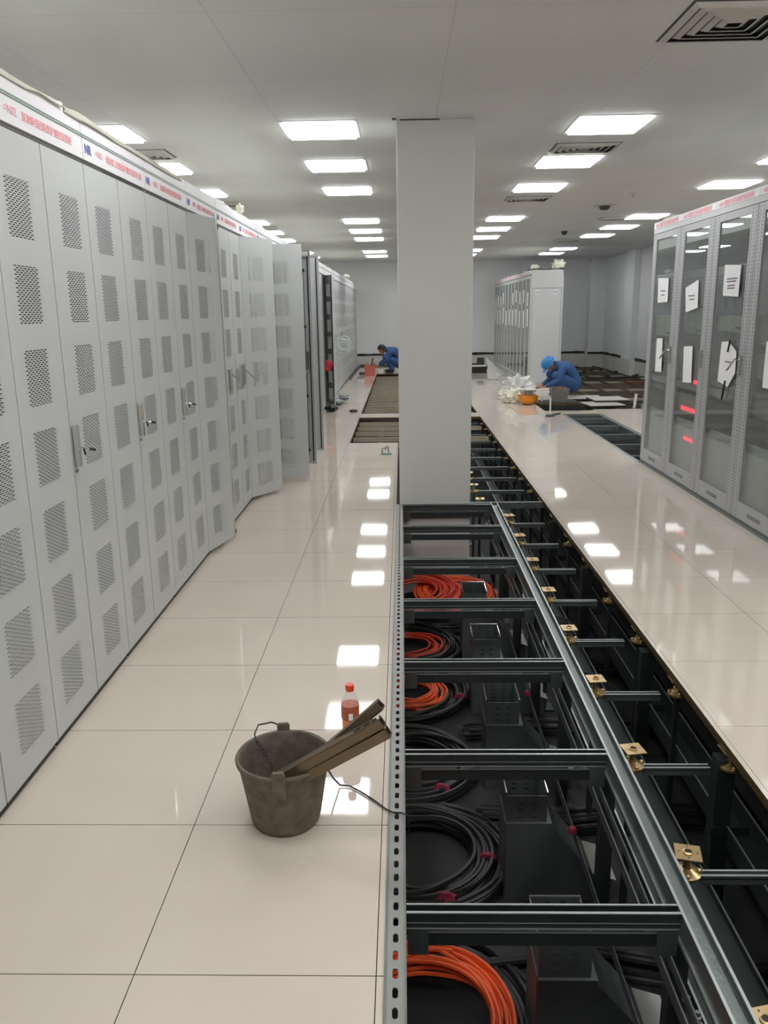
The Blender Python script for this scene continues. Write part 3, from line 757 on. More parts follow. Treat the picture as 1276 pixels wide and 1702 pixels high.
# ------------------------------------------------------------------ main pit: cabinet foundation frame
CROSS = [1.06, 1.86, 2.665, 3.47, 4.285, 5.07, 5.90, 6.60]
FR = thing('cabinet_foundation_frame', 'long grey steel base frame with eight crossbars over the open pit', 'steel frame', (0, 0, 0))
lr = MB(); lr.m(0).box(-0.052, 0.55, -0.004, 0.0, 6.64, 0.0)
lr.m(1).box(-0.056, 0.55, -0.07, -0.050, 6.64, 0.004).box(-0.004, 0.55, -0.06, 0.0, 6.64, 0.006)
slo = lr.mesh('slotted_rail', [SLOT, STEEL])
o = put('slotted_rail', slo, FR)
sr = MB(); sr.m(0).box(0.746, 0.55, -0.022, 0.796, 6.66, -0.019).box(0.742, 0.55, -0.10, 0.745, 6.66, 0.000).box(0.797, 0.55, -0.10, 0.800, 6.66, 0.000).box(0.745, 0.55, -0.10, 0.765, 6.66, -0.096)
sr.m(1).box(0.741, 0.55, 0.0, 0.749, 6.66, 0.003).box(0.793, 0.55, 0.0, 0.801, 6.66, 0.003).box(0.735, 0.55, -0.075, 0.742, 6.66, -0.072).box(0.722, 0.55, -0.14, 0.726, 6.66, -0.137).box(0.705, 0.55, -0.17, 0.709, 6.66, -0.167)
sr.m(0).box(0.705, 0.55, -0.21, 0.708, 6.66, -0.17).box(0.722, 0.55, -0.17, 0.725, 6.66, -0.14)
put('side_rail', sr.mesh('side_rail', [STEEL, EDGE]), FR)
cb = MB()
cb.m(0).box(0.001, -0.003, -0.045, 0.740, 0.0, 0.000).box(0.001, 0, -0.024, 0.740, 0.030, -0.021).box(0.001, 0.030, -0.045, 0.740, 0.033, 0.000)
cb.m(1).box(0.001, -0.004, 0.0, 0.740, 0.004, 0.003).box(0.001, 0.028, 0.0, 0.740, 0.034, 0.003).box(0.001, -0.007, -0.048, 0.740, -0.003, -0.045).box(0.001, -0.005, -0.030, 0.740, -0.003, -0.028)
cb = cb.mesh('crossbar', [STEEL_D, EDGE])
cb2 = MB(); cb2.m(0).box(0.02, 0.0, -0.105, 0.725, 0.004, -0.060).m(1).box(0.018, -0.003, -0.062, 0.727, 0.002, -0.058).mesh('lower_angle', STEEL_D); cb2 = cb2.mesh('lower_angle', [STEEL_D, EDGE])
gs = MB().box(0.004, 0.0, -0.13, 0.06, 0.005, -0.052).mesh('gusset', STEEL)
for y in CROSS:
    c = put('crossbar', cb, FR, (0, y-0.0, 0)); put('lower_angle', cb2, FR, (0, y+0.0, 0)); put('gusset', gs, FR, (0, y-0.006, 0)); put('gusset', gs, FR, (0.676, y-0.006, 0))
lg = MB().box(0, 0, PZ+0.004, 0.05, 0.05, -0.1).box(-0.03, -0.03, PZ, 0.08, 0.08, PZ+0.006).mesh('leg', STEEL_D)
for y in CROSS[::1]:
    put('leg', lg, FR, (0.745, y+0.05, 0))
# second frame: long rail pairs lower in the pit = cable supports
def rail(name, x0, x1, z0, z1, ya, yb, lab, m=STEEL_D):
    return tag(MB().m(0).box(x0, ya, z0, x0+0.004, yb, z1).box(x1-0.004, ya, z0, x1, yb, z1).box(x0, ya, z0, x1, yb, z0+0.004).m(1).box(x0-0.002, ya, z1, x0+0.005, yb, z1+0.002).box(x1-0.005, ya, z1, x1+0.002, yb, z1+0.002).build(name, [m, EDGE]), lab, 'steel channel', 'long steel channels low in the pit')
rail('steel_channel', 0.83, 0.89, -0.40, -0.35, 0.6, 6.6, 'narrow channel running low under the right rail of the base frame')
rail('steel_channel', 1.24, 1.36, -0.46, -0.36, 0.6, 12.4, 'wide channel low in the pit below the right tile edge')
rail('steel_channel', 1.06, 1.15, -0.56, -0.53, 0.6, 12.4, 'flat dark channel lowest in the pit between the two pedestal lines')
rail('steel_channel', 1.42, 1.50, -0.42, -0.33, 0.6, 12.4, 'outermost channel tucked under the right floor tiles', STEEL)
FB = tag(MB().box(0.665, 0.6, -0.45, 0.668, 6.6, -0.41).build('flat_bar', STEEL), 'thin flat bar running lengthwise past the duct boxes', 'steel bar')
for k, y in enumerate((1.75, 2.75, 3.75, 5.1, 6.3)):
    t = thing('support_post', 'dark steel post on the pit floor, %s from the camera beneath the brass pedestals' % ORD[k], 'steel post', (1.185, y, PZ), 0, 'dark posts in the pit')
    MB().box(0, 0, 0.006, 0.065, 0.065, 0.72).build('post', STEEL_D, t)
    MB().box(-0.03, -0.03, 0, 0.095, 0.095, 0.006).build('base_plate', STEEL_D, t)
    MB().box(-0.01, -0.008, 0.40, 0.14, -0.001, 0.44).build('bracket', STEEL_D, t)

# ------------------------------------------------------------------ pedestals and stringers
ped_pl = MB(); ped_pl.box(-0.038, -0.038, -0.004, 0.038, 0.038, 0.0)
ped_pl.m(1).lathe([(0.010, 0.0015), (0.006, 0.001)], 12)
for sx in (-1, 1):
    ped_pl.lathe([(0.003, 0.0008), (0.0, 0.0009)], 6, (sx*0.027, 0, 0)).lathe([(0.003, 0.0008), (0, 0.0009)], 6, (0, sx*0.027, 0))
ped_pl.m(0).lathe([(0.014, 0.0), (0.0155, 0.004), (0.011, 0.005), (0.010, 0.001)], 16)
ped_pl = ped_pl.mesh('head_plate', [BRASS, BLACK])
ped_st = MB().lathe([(0.012, -0.055), (0.012, -0.004)], 12).lathe([(0.018, -0.02), (0.018, -0.008)], 6).mesh('threaded_stem', BRASS)
ped_cl = MB()
ped_cl.lathe([(0.044, -0.075), (0.044, -0.066), (0.030, -0.060), (0.014, -0.052), (0.012, -0.045)], 20)
for a in range(4):
    an = a*PI/2; ped_cl.sphere((0.036*math.cos(an), 0.036*math.sin(an), -0.060), 0.009, 8, 6)
ped_cl = ped_cl.mesh('collar', BRASS, True)
ped_tb = MB().box(-0.011, -0.011, PZ+0.034, 0.011, 0.011, -0.072).mesh('tube', STEEL_D)
ped_bs = MB().box(-0.05, -0.05, PZ+0.034-0.004+0.0, 0.05, 0.05, PZ+0.034+0.002).mesh('base', STEEL_D)
def pedestal(x, y, lab, grp, rz=0):
    t = thing('floor_pedestal', lab, 'pedestal', (x, y, -0.036 if x > 1 else -0.026), rz, grp)
    put('head_plate', ped_pl, t); put('threaded_stem', ped_st, t); put('collar', ped_cl, t); put('tube', ped_tb, t, (0, 0, 0)); put('base', ped_bs, t, (0, 0, 0.0))
    return t
BROWN = mat('stringer_brown', srgb(196, 182, 158), 0.5, 0.3, var=0.3, vscale=5)
BROWN_D = mat('stringer_dark', srgb(112, 104, 88), 0.55, 0.4, var=0.3, vscale=4)
def stringer(a, b, lab, grp, wd=0.028, hh=0.03, m=None):
    """U channel with lips in the lit-edge colour, running along x or y"""
    m = m or STEEL; along_x = abs(a[1]-b[1]) < 1e-6
    def P(u0, v0, z0, u1, v1, z1):
        return (u0, v0, z0, u1, v1, z1) if along_x else (v0, u0, z0, v1, u1, z1)
    u0, u1 = (a[0], b[0]) if along_x else (a[1], b[1]); c = a[1] if along_x else a[0]; z = a[2]
    q = MB(); q.m(0).box(*P(u0, c-wd/2, z-hh, u1, c-wd/2+0.003, z)).box(*P(u0, c+wd/2-0.003, z-hh, u1, c+wd/2, z)).box(*P(u0, c-wd/2, z-0.012, u1, c+wd/2, z-0.009))
    q.m(1).box(*P(u0, c-wd/2-0.001, z, u1, c-wd/2+0.006, z+0.002)).box(*P(u0, c+wd/2-0.006, z, u1, c+wd/2+0.001, z+0.002))
    return tag(q.build('floor_stringer', [m, EDGE if m in (STEEL, BROWN) else m]), lab, 'stringer', grp)
PY = [1.56+0.6*k-0.02 for k in range(0, 9)]
random.seed(2)
for k, y in enumerate(PY):
    pedestal(0.86 if k else 0.835, y+0.01, 'brass coloured pedestal head, %s from the camera beside the base frame' % ORD[k], 'brass pedestals beside the base frame', random.uniform(-.25, .25))
    pedestal(1.232, y+0.02, 'brass coloured pedestal, %s from the camera under the right tile edge' % ORD[k], 'pedestals under the right tile edge', random.uniform(-.1, .1))
    stringer((0.90, y+0.01, -0.10), (1.15, y+0.01, -0.10), 'short steel stringer bolted to the %s brass pedestal from the camera' % ORD[k], 'stringers beside the base frame')
PY2 = [6.95+0.6*k for k in range(0, 10)]
for k, y in enumerate(PY2):
    if y > 12.4: break
    pedestal(0.68, y, 'pedestal %s beyond the pillar, in the narrow pit to its right' % ORD[k], 'pedestals beyond the pillar', random.uniform(-.2, .2))
    pedestal(1.232, y, 'pedestal under the tile edge, %s beyond the pillar' % ORD[k], 'pedestals under the right tile edge')
    stringer((0.10 if y > 7.3 else 0.6, y, -0.09), (1.16, y, -0.09), 'steel stringer %s beyond the pillar in the narrow pit' % ORD[k], 'stringers beyond the pillar')
tag(MB().box(0.572, 6.72, -0.06, 1.19, 6.75, -0.01).build('steel_crossbar', STEEL), 'steel crossbar closing the pit at the front right pillar corner', 'steel bar')
# small second frame beyond the pillar
FR2 = thing('cabinet_foundation_frame', 'short bright steel frame tip reaching past the pillar on the right', 'steel frame', (0, 0, 0))
MB().box(0.60, 7.6, -0.03, 0.64, 9.9, 0.0).build('side_rail', STEEL, FR2)
MB().box(0.05, 7.6, -0.03, 0.60, 7.64, 0.0).build('crossbar', STEEL, FR2)
# left far holes
for k in range(5):
    stringer((-0.655, 10.2+0.5*k, -0.05), (1.15 if k % 2 else 0.02, 10.2+0.5*k, -0.05), 'flat steel stringer %s in the near hole left of the pillar' % ORD[k], 'stringers in the near left hole', 0.07, 0.05, BROWN)
for k in range(20):
    stringer((-0.655, 13.1+0.425*k, -0.05), (1.19, 13.1+0.425*k, -0.05), 'flat steel stringer %s in the long far hole' % ORD[k], 'stringers in the long far hole', 0.07, 0.05, BROWN)
for k, (x0, y0, y1) in enumerate(((-0.30, 9.98, 12.4), (-0.3, 12.98, 21.4))):
    stringer((x0, y0, -0.095), (x0, y1, -0.095), ['lengthwise stringer in the near hole left of the pillar', 'lengthwise stringer in the long far hole'][k], 'lengthwise stringers left', 0.05, 0.04, BROWN_D)
# side frame by the right glass cabinets
FR3 = thing('cabinet_foundation_frame', 'steel base frame in the floor opening beyond the right glass cabinets', 'steel frame', (0, 0, 0))
MB().box(2.505, 8.52, -0.08, 2.545, 12.59, -0.005).build('side_rail', STEEL, FR3)
MB().box(3.055, 8.52, -0.08, 3.095, 12.59, -0.005).build('side_rail', STEEL, FR3)
for y in (8.9, 9.7, 10.5, 11.3, 12.1, 12.54):
    MB().box(2.547, y, -0.08, 3.053, y+0.035, -0.01).build('crossbar', STEEL, FR3)
MB().box(2.55, 12.0, -0.5, 3.05, 12.03, -0.1).build('end_plate', HOOD, FR3)
# far right open floor
for k in range(24):
    y = 13.5+0.45*k
    stringer((3.15 if y < 17.4 else 3.5, y, -0.05), (5.75, y, -0.05), 'crosswise stringer %s from the camera in the open floor at the far right' % ORD[k], 'crosswise stringers far right', 0.05, 0.05, BROWN_D if k % 4 else BROWN)
for k in range(5):
    x = 3.6+0.5*k
    stringer((x, 13.25, -0.03), (x, 24.1 if x < 5.4 else 24.1, -0.03), 'lengthwise stringer %s from the left in the open floor at the far right' % ORD[k], 'lengthwise stringers far right', 0.04, 0.025, BROWN_D)
random.seed(31)
for k in range(14):
    x = 3.7+random.random()*1.9; y = 19.5+random.random()*4.2
    tag(MB().box(x, y, -0.045, x+0.09, y+0.09, random.uniform(0.01, 0.07)).build('bracket_offcut', STEEL_D), 'small dark steel bracket lying on the far right stringers', 'bracket', 'loose brackets on the far right stringers')
tag(MB().bar((4.3, 19.0, 0.0), (5.7, 19.3, 0.02), 0.03, 0.03).build('steel_bar', WIRE), 'rusty bar lying across the far right stringers near the wall', 'steel bar')
tag(MB().bar((4.9, 18.0, 0.0), (5.8, 18.1, 0.02), 0.08, 0.03).build('steel_bar', mat('rust', srgb(128, 70, 52), 0.8)), 'reddish plank on the far right stringers by the wall', 'steel bar')

# ------------------------------------------------------------------ cable ducts in the pit
def duct(k, y):
    """open perforated riser on a body that flares to the right"""
    t = thing('cable_duct', 'grey metal cable riser with flared hood, %s from the camera in the pit' % ORD[k], 'cable duct', (0.41, y, PZ), 0, 'grey cable risers in the pit')
    Z = -PZ
    zt = Z-0.30; zb = Z-0.44; w = 0.165; d = 0.19; th = 0.0025
    r = MB()
    r.box(0, 0, zb-0.12, w, th, zt-0.02).box(0, d-th, zb, w, d, zt).box(0, th, zb, th, d-th, zt-0.006).box(w-th, th, zb, w, d-th, zt-0.006)
    tr_ = MB().box(-0.002, d-0.001, zt-0.003, w+0.002, d+0.003, zt+0.003).box(-0.003, 0.0, zt-0.012, 0.001, d, zt-0.004).box(w-0.001, 0.0, zt-0.012, w+0.003, d, zt-0.004)
    tr_.build('rim', CHROME, t)
    sl = r; sl.m(1)
    for a in range(5):
        for b in (0.045, 0.10):
            sl.box(b, -0.0008, zt-0.055-a*0.032, b+0.022, 0, zt-0.050-a*0.032)
            sl.box(b, d-th-0.001, zt-0.02-a*0.022, b+0.022, d-th, zt-0.016-a*0.022)
    put('riser', r.mesh('riser', [HOOD, CHROME]), t)
    # hood body
    x1 = 0.44
    h = MB()
    h.prism([(0, 0), (x1, 0), (x1, 0.10), (0.36, 0.13), (w+0.02, zb-0.02), (w+0.02, zb), (0, zb)], 1, -0.012, 0.0)
    h.prism([(0, 0), (x1, 0), (x1, 0.10), (0.36, 0.13), (w+0.02, zb-0.02), (w+0.02, zb), (0, zb)], 1, d, d+0.004)
    h._add([(w+0.02, -0.012, zb-0.02), (0.36, -0.012, 0.13), (0.36, d, 0.13), (w+0.02, d, zb-0.02)], [(0, 1, 2, 3)])
    h.box(-0.003, 0.0, 0, 0.0, d, zb).box(w, 0.0, zb-0.02, w+0.02, d, zb)
    h.build('hood', HOOD, t)
    MB().prism([(0.355, 0.135), (0.355, 0.131), (0.455, 0.098), (0.455, 0.102)], 1, -0.02, d+0.004).build('outlet_flap', mat('flap_light', srgb(178, 178, 172), 0.5) if 'flap_light' not in MATS else MATS['flap_light'], t)
    return t
DY = [1.30, 2.10, 2.89, 3.69, 4.49, 5.29]
for k, y in enumerate(DY): duct(k, y)
# angled plates seen under the brass pedestals
for k, y in enumerate((1.9, 2.75, 3.55, 4.4, 5.3)):
    tag(MB().prism([(0.92, PZ+0.002), (1.30, PZ+0.002), (1.30, -0.62), (1.12, -0.50), (0.92, -0.46)], 1, y, y+0.006).build('angled_plate', HOOD),
        'slanted dark metal plate standing in the pit, %s from the camera' % ORD[k], 'metal plate', 'slanted plates in the pit')

# ------------------------------------------------------------------ cable coils
def coil(lab, cx, cy, z0, R, spread, n, rad, m, seed, tilt=(0, 0), grp='cable coils in the pit', tape=None, sq=1.0):
    random.seed(seed); mb = MB()
    for k in range(n):
        r = R-spread*random.random()**1.3; dx = random.uniform(-.02, .02); dy = random.uniform(-.02, .02)
        z = z0+rad+ (k/n)*rad*5.0; ph = random.uniform(0, 6)
        wa = random.uniform(0.004, 0.014)
        pts = []
        for j in range(40):
            a = 2*PI*j/40
            rr = r+wa*math.sin(2*a+ph)+wa*0.5*math.sin(3*a+2*ph)
            x = rr*math.cos(a); y = rr*math.sin(a)*sq
            pts.append((cx+dx+x, cy+dy+y, z+abs(0.008*math.sin(a*2+ph))+tilt[0]*(x+R)+tilt[1]*(y+R)))
        mb.tube(pts, rad, 6, True)
    # loose tail
    a0 = random.uniform(0, 6); pts = [(cx+(R-0.02-0.10*q)*math.cos(a0+q*1.4), cy+(R-0.02-0.1*q)*math.sin(a0+q*1.4), z0+rad*6.5+0.01*q) for q in [i/10 for i in range(11)]]
    mb.tube(pts, rad, 6)
    o = tag(mb.build('cable_coil', m, smooth=True), lab, 'cable coil', grp)
    if tape:
        for (a, c) in tape:
            x, y = cx+(R-spread/2)*math.cos(a), cy+(R-spread/2)*math.sin(a)*sq
            q = MB(); q.sphere((x, y, z0+rad*5), 0.032, 10, 6, 1.5, 0.7, 0.9, 0.6, a)
            q.build('tape_tie', c, o, smooth=True)
    return o
coil('black cable coil under the orange one nearest the camera', 0.05, 2.22, PZ, 0.41, 0.10, 12, 0.012, BLACKC, 1)
coil('bright orange cable coil nearest the camera', 0.05, 2.19, PZ+0.085, 0.305, 0.085, 17, 0.0080, ORANGEC, 2)
coil('small red-orange coil inside the nearest orange coil', 0.02, 1.98, PZ+0.002, 0.2, 0.07, 6, 0.007, REDC, 52)
coil('large round black cable coil with pink tape, second from the camera', 0.06, 3.10, PZ, 0.37, 0.13, 24, 0.012, BLACKC, 3, tape=((-0.15, PINK), (-1.25, PINK)))
coil('black cable coil with a pink tie, third from the camera', 0.02, 3.84, PZ, 0.36, 0.13, 22, 0.011, BLACKC, 4, tape=((-1.0, PINK),))
coil('black cable coil around the middle orange coil', 0.04, 4.66, PZ, 0.37, 0.09, 12, 0.012, BLACKC, 5, tape=((-0.3, PINK),))
coil('middle orange cable coil in the pit', 0.03, 4.64, PZ+0.03, 0.235, 0.11, 14, 0.0085, ORANGEC, 6)
coil('black cable coil around the small dull orange coil', 0.04, 5.42, PZ, 0.37, 0.10, 12, 0.012, BLACKC, 7)
coil('small dull orange cable coil below the fifth crossbar', 0.03, 5.36, PZ+0.02, 0.24, 0.10, 12, 0.0085, REDC, 8)
coil('red-orange cable coil heaped before the pillar on the left', 0.08, 6.02, PZ+0.16, 0.36, 0.16, 20, 0.011, REDC, 9, tilt=(0.02, 0.08))
coil('red-orange cable coil heaped before the pillar on the right', 0.42, 6.12, PZ+0.12, 0.33, 0.14, 18, 0.011, ORANGEC, 10, tilt=(-0.02, 0.08))
coil('black cable coil deep under the heaped red-orange coils', 0.3, 6.1, PZ, 0.40, 0.12, 12, 0.012, BLACKC, 11)
random.seed(14)
def bundle(lab, pts, n, rad, m, sp, seed):
    random.seed(seed); mb = MB()
    for k in range(n):
        o = Vector((random.uniform(-sp, sp)*0.3, random.uniform(-sp, sp), random.uniform(0, sp*0.7)))
        P = [Vector(p)+o+Vector((0, random.uniform(-.015, .015), random.uniform(0, .012))) for p in pts]
        Q = []
        for i in range(len(P)-1):
            for s in range(4): Q.append(P[i].lerp(P[i+1], s/4))
        Q.append(P[-1]); mb.tube(Q, rad, 6)
    return tag(mb.build('cable_bundle', m, smooth=True), lab, 'cable bundle', 'loose black cable bundles on the pit floor')
bundle('black cables crossing the pit floor behind the nearest duct', [(0.3, 2.45, PZ+0.02), (0.7, 2.5, PZ+0.03), (1.1, 2.42, PZ+0.02), (1.9, 2.5, PZ+0.02)], 8, 0.012, BLACKC, 0.06, 1)
bundle('black cables crossing the pit floor behind the second duct', [(0.35, 3.4, PZ+0.02), (0.75, 3.35, PZ+0.03), (1.15, 3.42, PZ+0.03), (1.9, 3.35, PZ+0.02)], 10, 0.012, BLACKC, 0.07, 2)
bundle('black cables crossing the pit floor behind the third duct', [(0.35, 4.15, PZ+0.02), (0.75, 4.2, PZ+0.03), (1.15, 4.15, PZ+0.03), (1.9, 4.2, PZ+0.02)], 9, 0.012, BLACKC, 0.07, 3)
bundle('black cables heaped low at the bottom right of the pit', [(0.9, 1.6, PZ+0.02), (1.2, 1.95, PZ+0.05), (1.5, 2.0, PZ+0.05), (2.0, 1.9, PZ+0.04)], 12, 0.013, BLACKC, 0.10, 4)
bundle('black cables crossing the pit floor before the pillar', [(0.35, 5.0, PZ+0.02), (0.75, 5.02, PZ+0.03), (1.15, 4.98, PZ+0.03), (1.9, 5.02, PZ+0.02)], 8, 0.012, BLACKC, 0.07, 5)
for k, (x, y, z) in enumerate(((0.655, 2.78, -0.40), (0.655, 3.95, -0.40))):
    MB().lathe([(0.0, -0.012), (0.016, -0.01), (0.018, 0.0), (0.012, 0.012), (0.0, 0.014)], 12, (x, y, z)).build('end_cap', PINK, FB, smooth=True)['label'] = 'dark red cap'
t = thing('bolted_clamp', 'grey bolted clamp on the low channel at the bottom of the view', 'clamp', (0.79, 1.86, -0.34))
MB().bar((0, 0.06, 0.01), (0.02, -0.06, 0.0), 0.02, 0.012).build('clamp_bar', STEEL, t)
MB().lathe([(0.012, -0.01), (0.012, 0.02), (0.007, 0.022), (0.007, 0.035)], 6, (0.0, 0.025, 0.01)).build('bolt', STEEL, t)
MB().lathe([(0.012, -0.01), (0.012, 0.02), (0.007, 0.022), (0.007, 0.035)], 6, (0.01, -0.025, 0.01)).build('bolt', STEEL, t)

# ------------------------------------------------------------------ foreground bucket with metal profiles
BK = thing('rubber_bucket', 'worn grey-brown bucket with a wire handle standing on the tiles in front', 'bucket', (-0.385, 2.285, 0))
b = MB().lathe([(0.0, 0.0), (0.100, 0.0), (0.108, 0.006), (0.112, 0.02), (0.120, 0.07), (0.128, 0.12), (0.137, 0.175), (0.143, 0.212), (0.150, 0.216), (0.152, 0.226), (0.148, 0.232), (0.140, 0.230),
                (0.136, 0.222), (0.128, 0.16), (0.118, 0.09), (0.106, 0.015), (0.0, 0.012)], 48)
b.build('pail', BUCKETM, BK, smooth=True)
for a in (math.radians(-88), math.radians(98)):
    ca, sa = math.cos(a), math.sin(a)
    m = MB()
    for (r0, w2, z0, z1) in ((0.146, 0.021, 0.165, 0.250), (0.146, 0.017, 0.250, 0.256)):
        c = Vector((ca*(r0+0.004), sa*(r0+0.004), 0)); tdir = Vector((-sa, ca, 0)); n = Vector((ca, sa, 0))
        vs = [c+tdir*sx*w2+n*sn*0.007+Vector((0, 0, z)) for z in (z0, z1) for sn in (-1, 1) for sx in (-1, 1)]
        m._add(vs, [(0, 1, 3, 2), (4, 6, 7, 5), (0, 4, 5, 1), (2, 3, 7, 6), (0, 2, 6, 4), (1, 5, 7, 3)])
    m.build('handle_lug', BUCKETM, BK, bevel=0.003)
h = MB()
ga = (0.005-0.0, -0.146, 0.24); gb = (-0.02, 0.146, 0.245)
pts = [gb, (-0.06, 0.15, 0.258), (-0.10, 0.125, 0.262), (-0.108, 0.095, 0.245), (-0.098, 0.07, 0.232), (-0.07, 0.01, 0.245), (-0.045, -0.05, 0.25), (-0.02, -0.10, 0.252), (-0.005, -0.14, 0.25)]
h.tube(pts, 0.0028, 6)
tw = []
for i in range(60):
    s = i/59; k = 4+s*(len(pts)-1-4); a = min(int(k), len(pts)-2); f = k-a
    p = Vector(pts[a]).lerp(Vector(pts[a+1]), f)
    tw.append(p+Vector((math.cos(i*1.1), 0, math.sin(i*1.1)))*0.005)
h.tube(tw, 0.0022, 5)
h.build('wire_handle', WIRE, BK, smooth=True)
# profiles leaning in the bucket
A = Vector((-0.425, 2.275, 0.085)); Bv = Vector((-0.072, 2.21, 0.440))
tag(MB().hollow(A, Bv, 0.030, 0.003).build('square_tube', TUBEM), 'single brown square metal tube, uppermost in the bucket', 'metal tube')
ends = [((-0.408, 2.205, 0.178), (-0.066, 2.150, 0.415)), ((-0.400, 2.238, 0.174), (-0.092, 2.183, 0.390)), ((-0.406, 2.203, 0.145), (-0.048, 2.148, 0.384)), ((-0.398, 2.236, 0.142), (-0.074, 2.181, 0.364))]
labs = ['brown metal channel with two bright rivets, top of the bundle in the bucket', 'short brown square profile at the back of the bundle in the bucket',
        'brown metal channel with a cut-out end, outermost of the bundle in the bucket', 'lowest brown metal profile of the bundle in the bucket']
for k, (a, c) in enumerate(ends):
    a = Vector(a); c = Vector(c); d = (c-a).normalized(); r = d.cross(Vector((0, 0, 1))).normalized(); u = r.cross(d)
    o = MB().hollow(a, c, 0.031 if k != 1 else 0.028, 0.003).build('metal_profile', TUBEM)
    tag(o, labs[k], 'metal profile', 'metal profiles bundled in the bucket')
    if k in (0, 2):
        m = MB()
        for q in range(3):
            p = c-d*(0.014+q*0.034)+u*0.0158; m.bar(p-d*0.012, p+d*0.012, 0.014, 0.0012, u)
            p = c-d*(0.02+q*0.045)-r*0.0158; m.bar(p-d*0.013, p+d*0.013, 0.0012, 0.016, u)
        m.build('cut_out', SEAM, o)
        p = c-d*0.004+u*0.0170
        MB().sphere(tuple(p+r*0.004), 0.0045, 8, 6).build('rivet', PVC, o)
tag(MB().tube([(-0.262, 2.40, 0.11), (-0.243, 2.43, 0.05), (-0.225, 2.46, 0.006), (-0.19, 2.455, 0.005), (-0.15, 2.42, 0.005), (-0.107, 2.375, 0.005), (-0.062, 2.32, 0.006), (-0.04, 2.302, 0.007), (-0.012, 2.298, 0.008), (0.006, 2.292, 0.004), (0.012, 2.285, -0.06)], 0.0032, 6).build('black_wire', BLACKC, smooth=True),
    'thin black wire from behind the bucket into the slotted rail', 'wire')
# bottle
BT = thing('drink_bottle', 'plastic bottle of orange drink with a red cap behind the bucket', 'bottle', (-0.204, 2.75, 0))
MB().lathe([(0.0, 0.004), (0.022, 0.0), (0.030, 0.004), (0.0325, 0.012), (0.0325, 0.05), (0.030, 0.06), (0.0325, 0.07), (0.0325, 0.105), (0.031, 0.11), (0.0335, 0.118), (0.0335, 0.165), (0.030, 0.182), (0.020, 0.202), (0.0135, 0.212), (0.0135, 0.222)], 28).build('shell', PET, BT, smooth=True)
MB().lathe([(0.0, 0.006), (0.028, 0.006), (0.031, 0.012), (0.031, 0.05), (0.0285, 0.06), (0.031, 0.07), (0.031, 0.1), (0.032, 0.118), (0.032, 0.160), (0.0, 0.160)], 28).build('drink', DRINK, BT, smooth=True)
MB().lathe([(0.0340, 0.108), (0.0343, 0.109), (0.0343, 0.162), (0.0340, 0.163)], 28).build('wrapper', LABELM, BT, smooth=True)
MB().box(-0.004, -0.0352, 0.112, 0.012, -0.0335, 0.138).build('barcode_patch', PAPER, BT)
MB().lathe([(0.0155, 0.217), (0.016, 0.219), (0.016, 0.238), (0.0145, 0.241), (0.0, 0.241)], 24).build('cap', CAPRED, BT, smooth=True)

# ------------------------------------------------------------------ small things on the floor
t = thing('suction_lifter', 'grey-green suction tile lifter with wire handle on the tiles left of the pillar', 'suction lifter', (-0.185, 9.12, 0), 0.3)
MB().lathe([(0.0, 0.0), (0.065, 0.0), (0.065, 0.012), (0.05, 0.022), (0.02, 0.026), (0.0, 0.026)], 24).build('suction_pad', GREENT, t, smooth=True)
MB().tube([(-0.045, 0, 0.024), (-0.055, 0, 0.065), (-0.02, 0, 0.075), (0.0, 0, 0.06)], 0.005, 6).tube([(0.025, 0, 0.024), (0.02, 0, 0.09), (0.0, 0, 0.095), (-0.01, 0, 0.05)], 0.005, 6).build('lever_handle', STEEL_D, t, smooth=True)
t = thing('tape_roll', 'small dark roll lying on the tiles of the left aisle', 'roll', (-0.80, 13.2, 0))
MB().lathe([(0.03, 0.002), (0.065, 0.0), (0.065, 0.035), (0.03, 0.035)], 20, closed=True).build('tape', STEEL_D, t, smooth=True)
t = thing('tool_tub', 'salmon red tub with tools sticking out by the far left worker', 'tub', (-0.82, 20.9, 0))
MB().box(-0.13, -0.1, 0, 0.13, 0.1, 0.008).box(-0.135, -0.105, 0, -0.125, 0.105, 0.27).box(0.125, -0.105, 0, 0.135, 0.105, 0.27).box(-0.125, -0.105, 0, 0.125, -0.095, 0.27).box(-0.125, 0.095, 0, 0.125, 0.105, 0.27).build('tub_body', SALMON, t)
tag(MB().bar((-0.82, 20.9, 0.05), (-0.74, 20.9, 0.45), 0.04, 0.03).build('hand_tool', BLACK), 'dark tool handle rising from the salmon tub', 'tool')
tag(MB().bar((-0.88, 20.92, 0.05), (-0.90, 20.92, 0.36), 0.02, 0.02).build('hand_tool', SALMON), 'pinkish tool handle leaning at the left of the salmon tub', 'tool')
tag(MB().bar((-0.72, 20.88, 0.05), (-0.71, 20.88, 0.33), 0.025, 0.02).build('hand_tool', WIRE), 'brown tool handle at the right of the salmon tub', 'tool')
tag(MB().box(-1.12, 21.3, 0, -0.95, 21.5, 0.05).build('small_block', STEEL_D, bevel=0.008), 'small dark block on the tiles left of the salmon tub', 'block')
tag(MB().box(-0.62, 21.55, 0.0, -0.5, 21.7, 0.10).build('small_box', PVC, bevel=0.01), 'small white box by the knees of the far left worker', 'box')

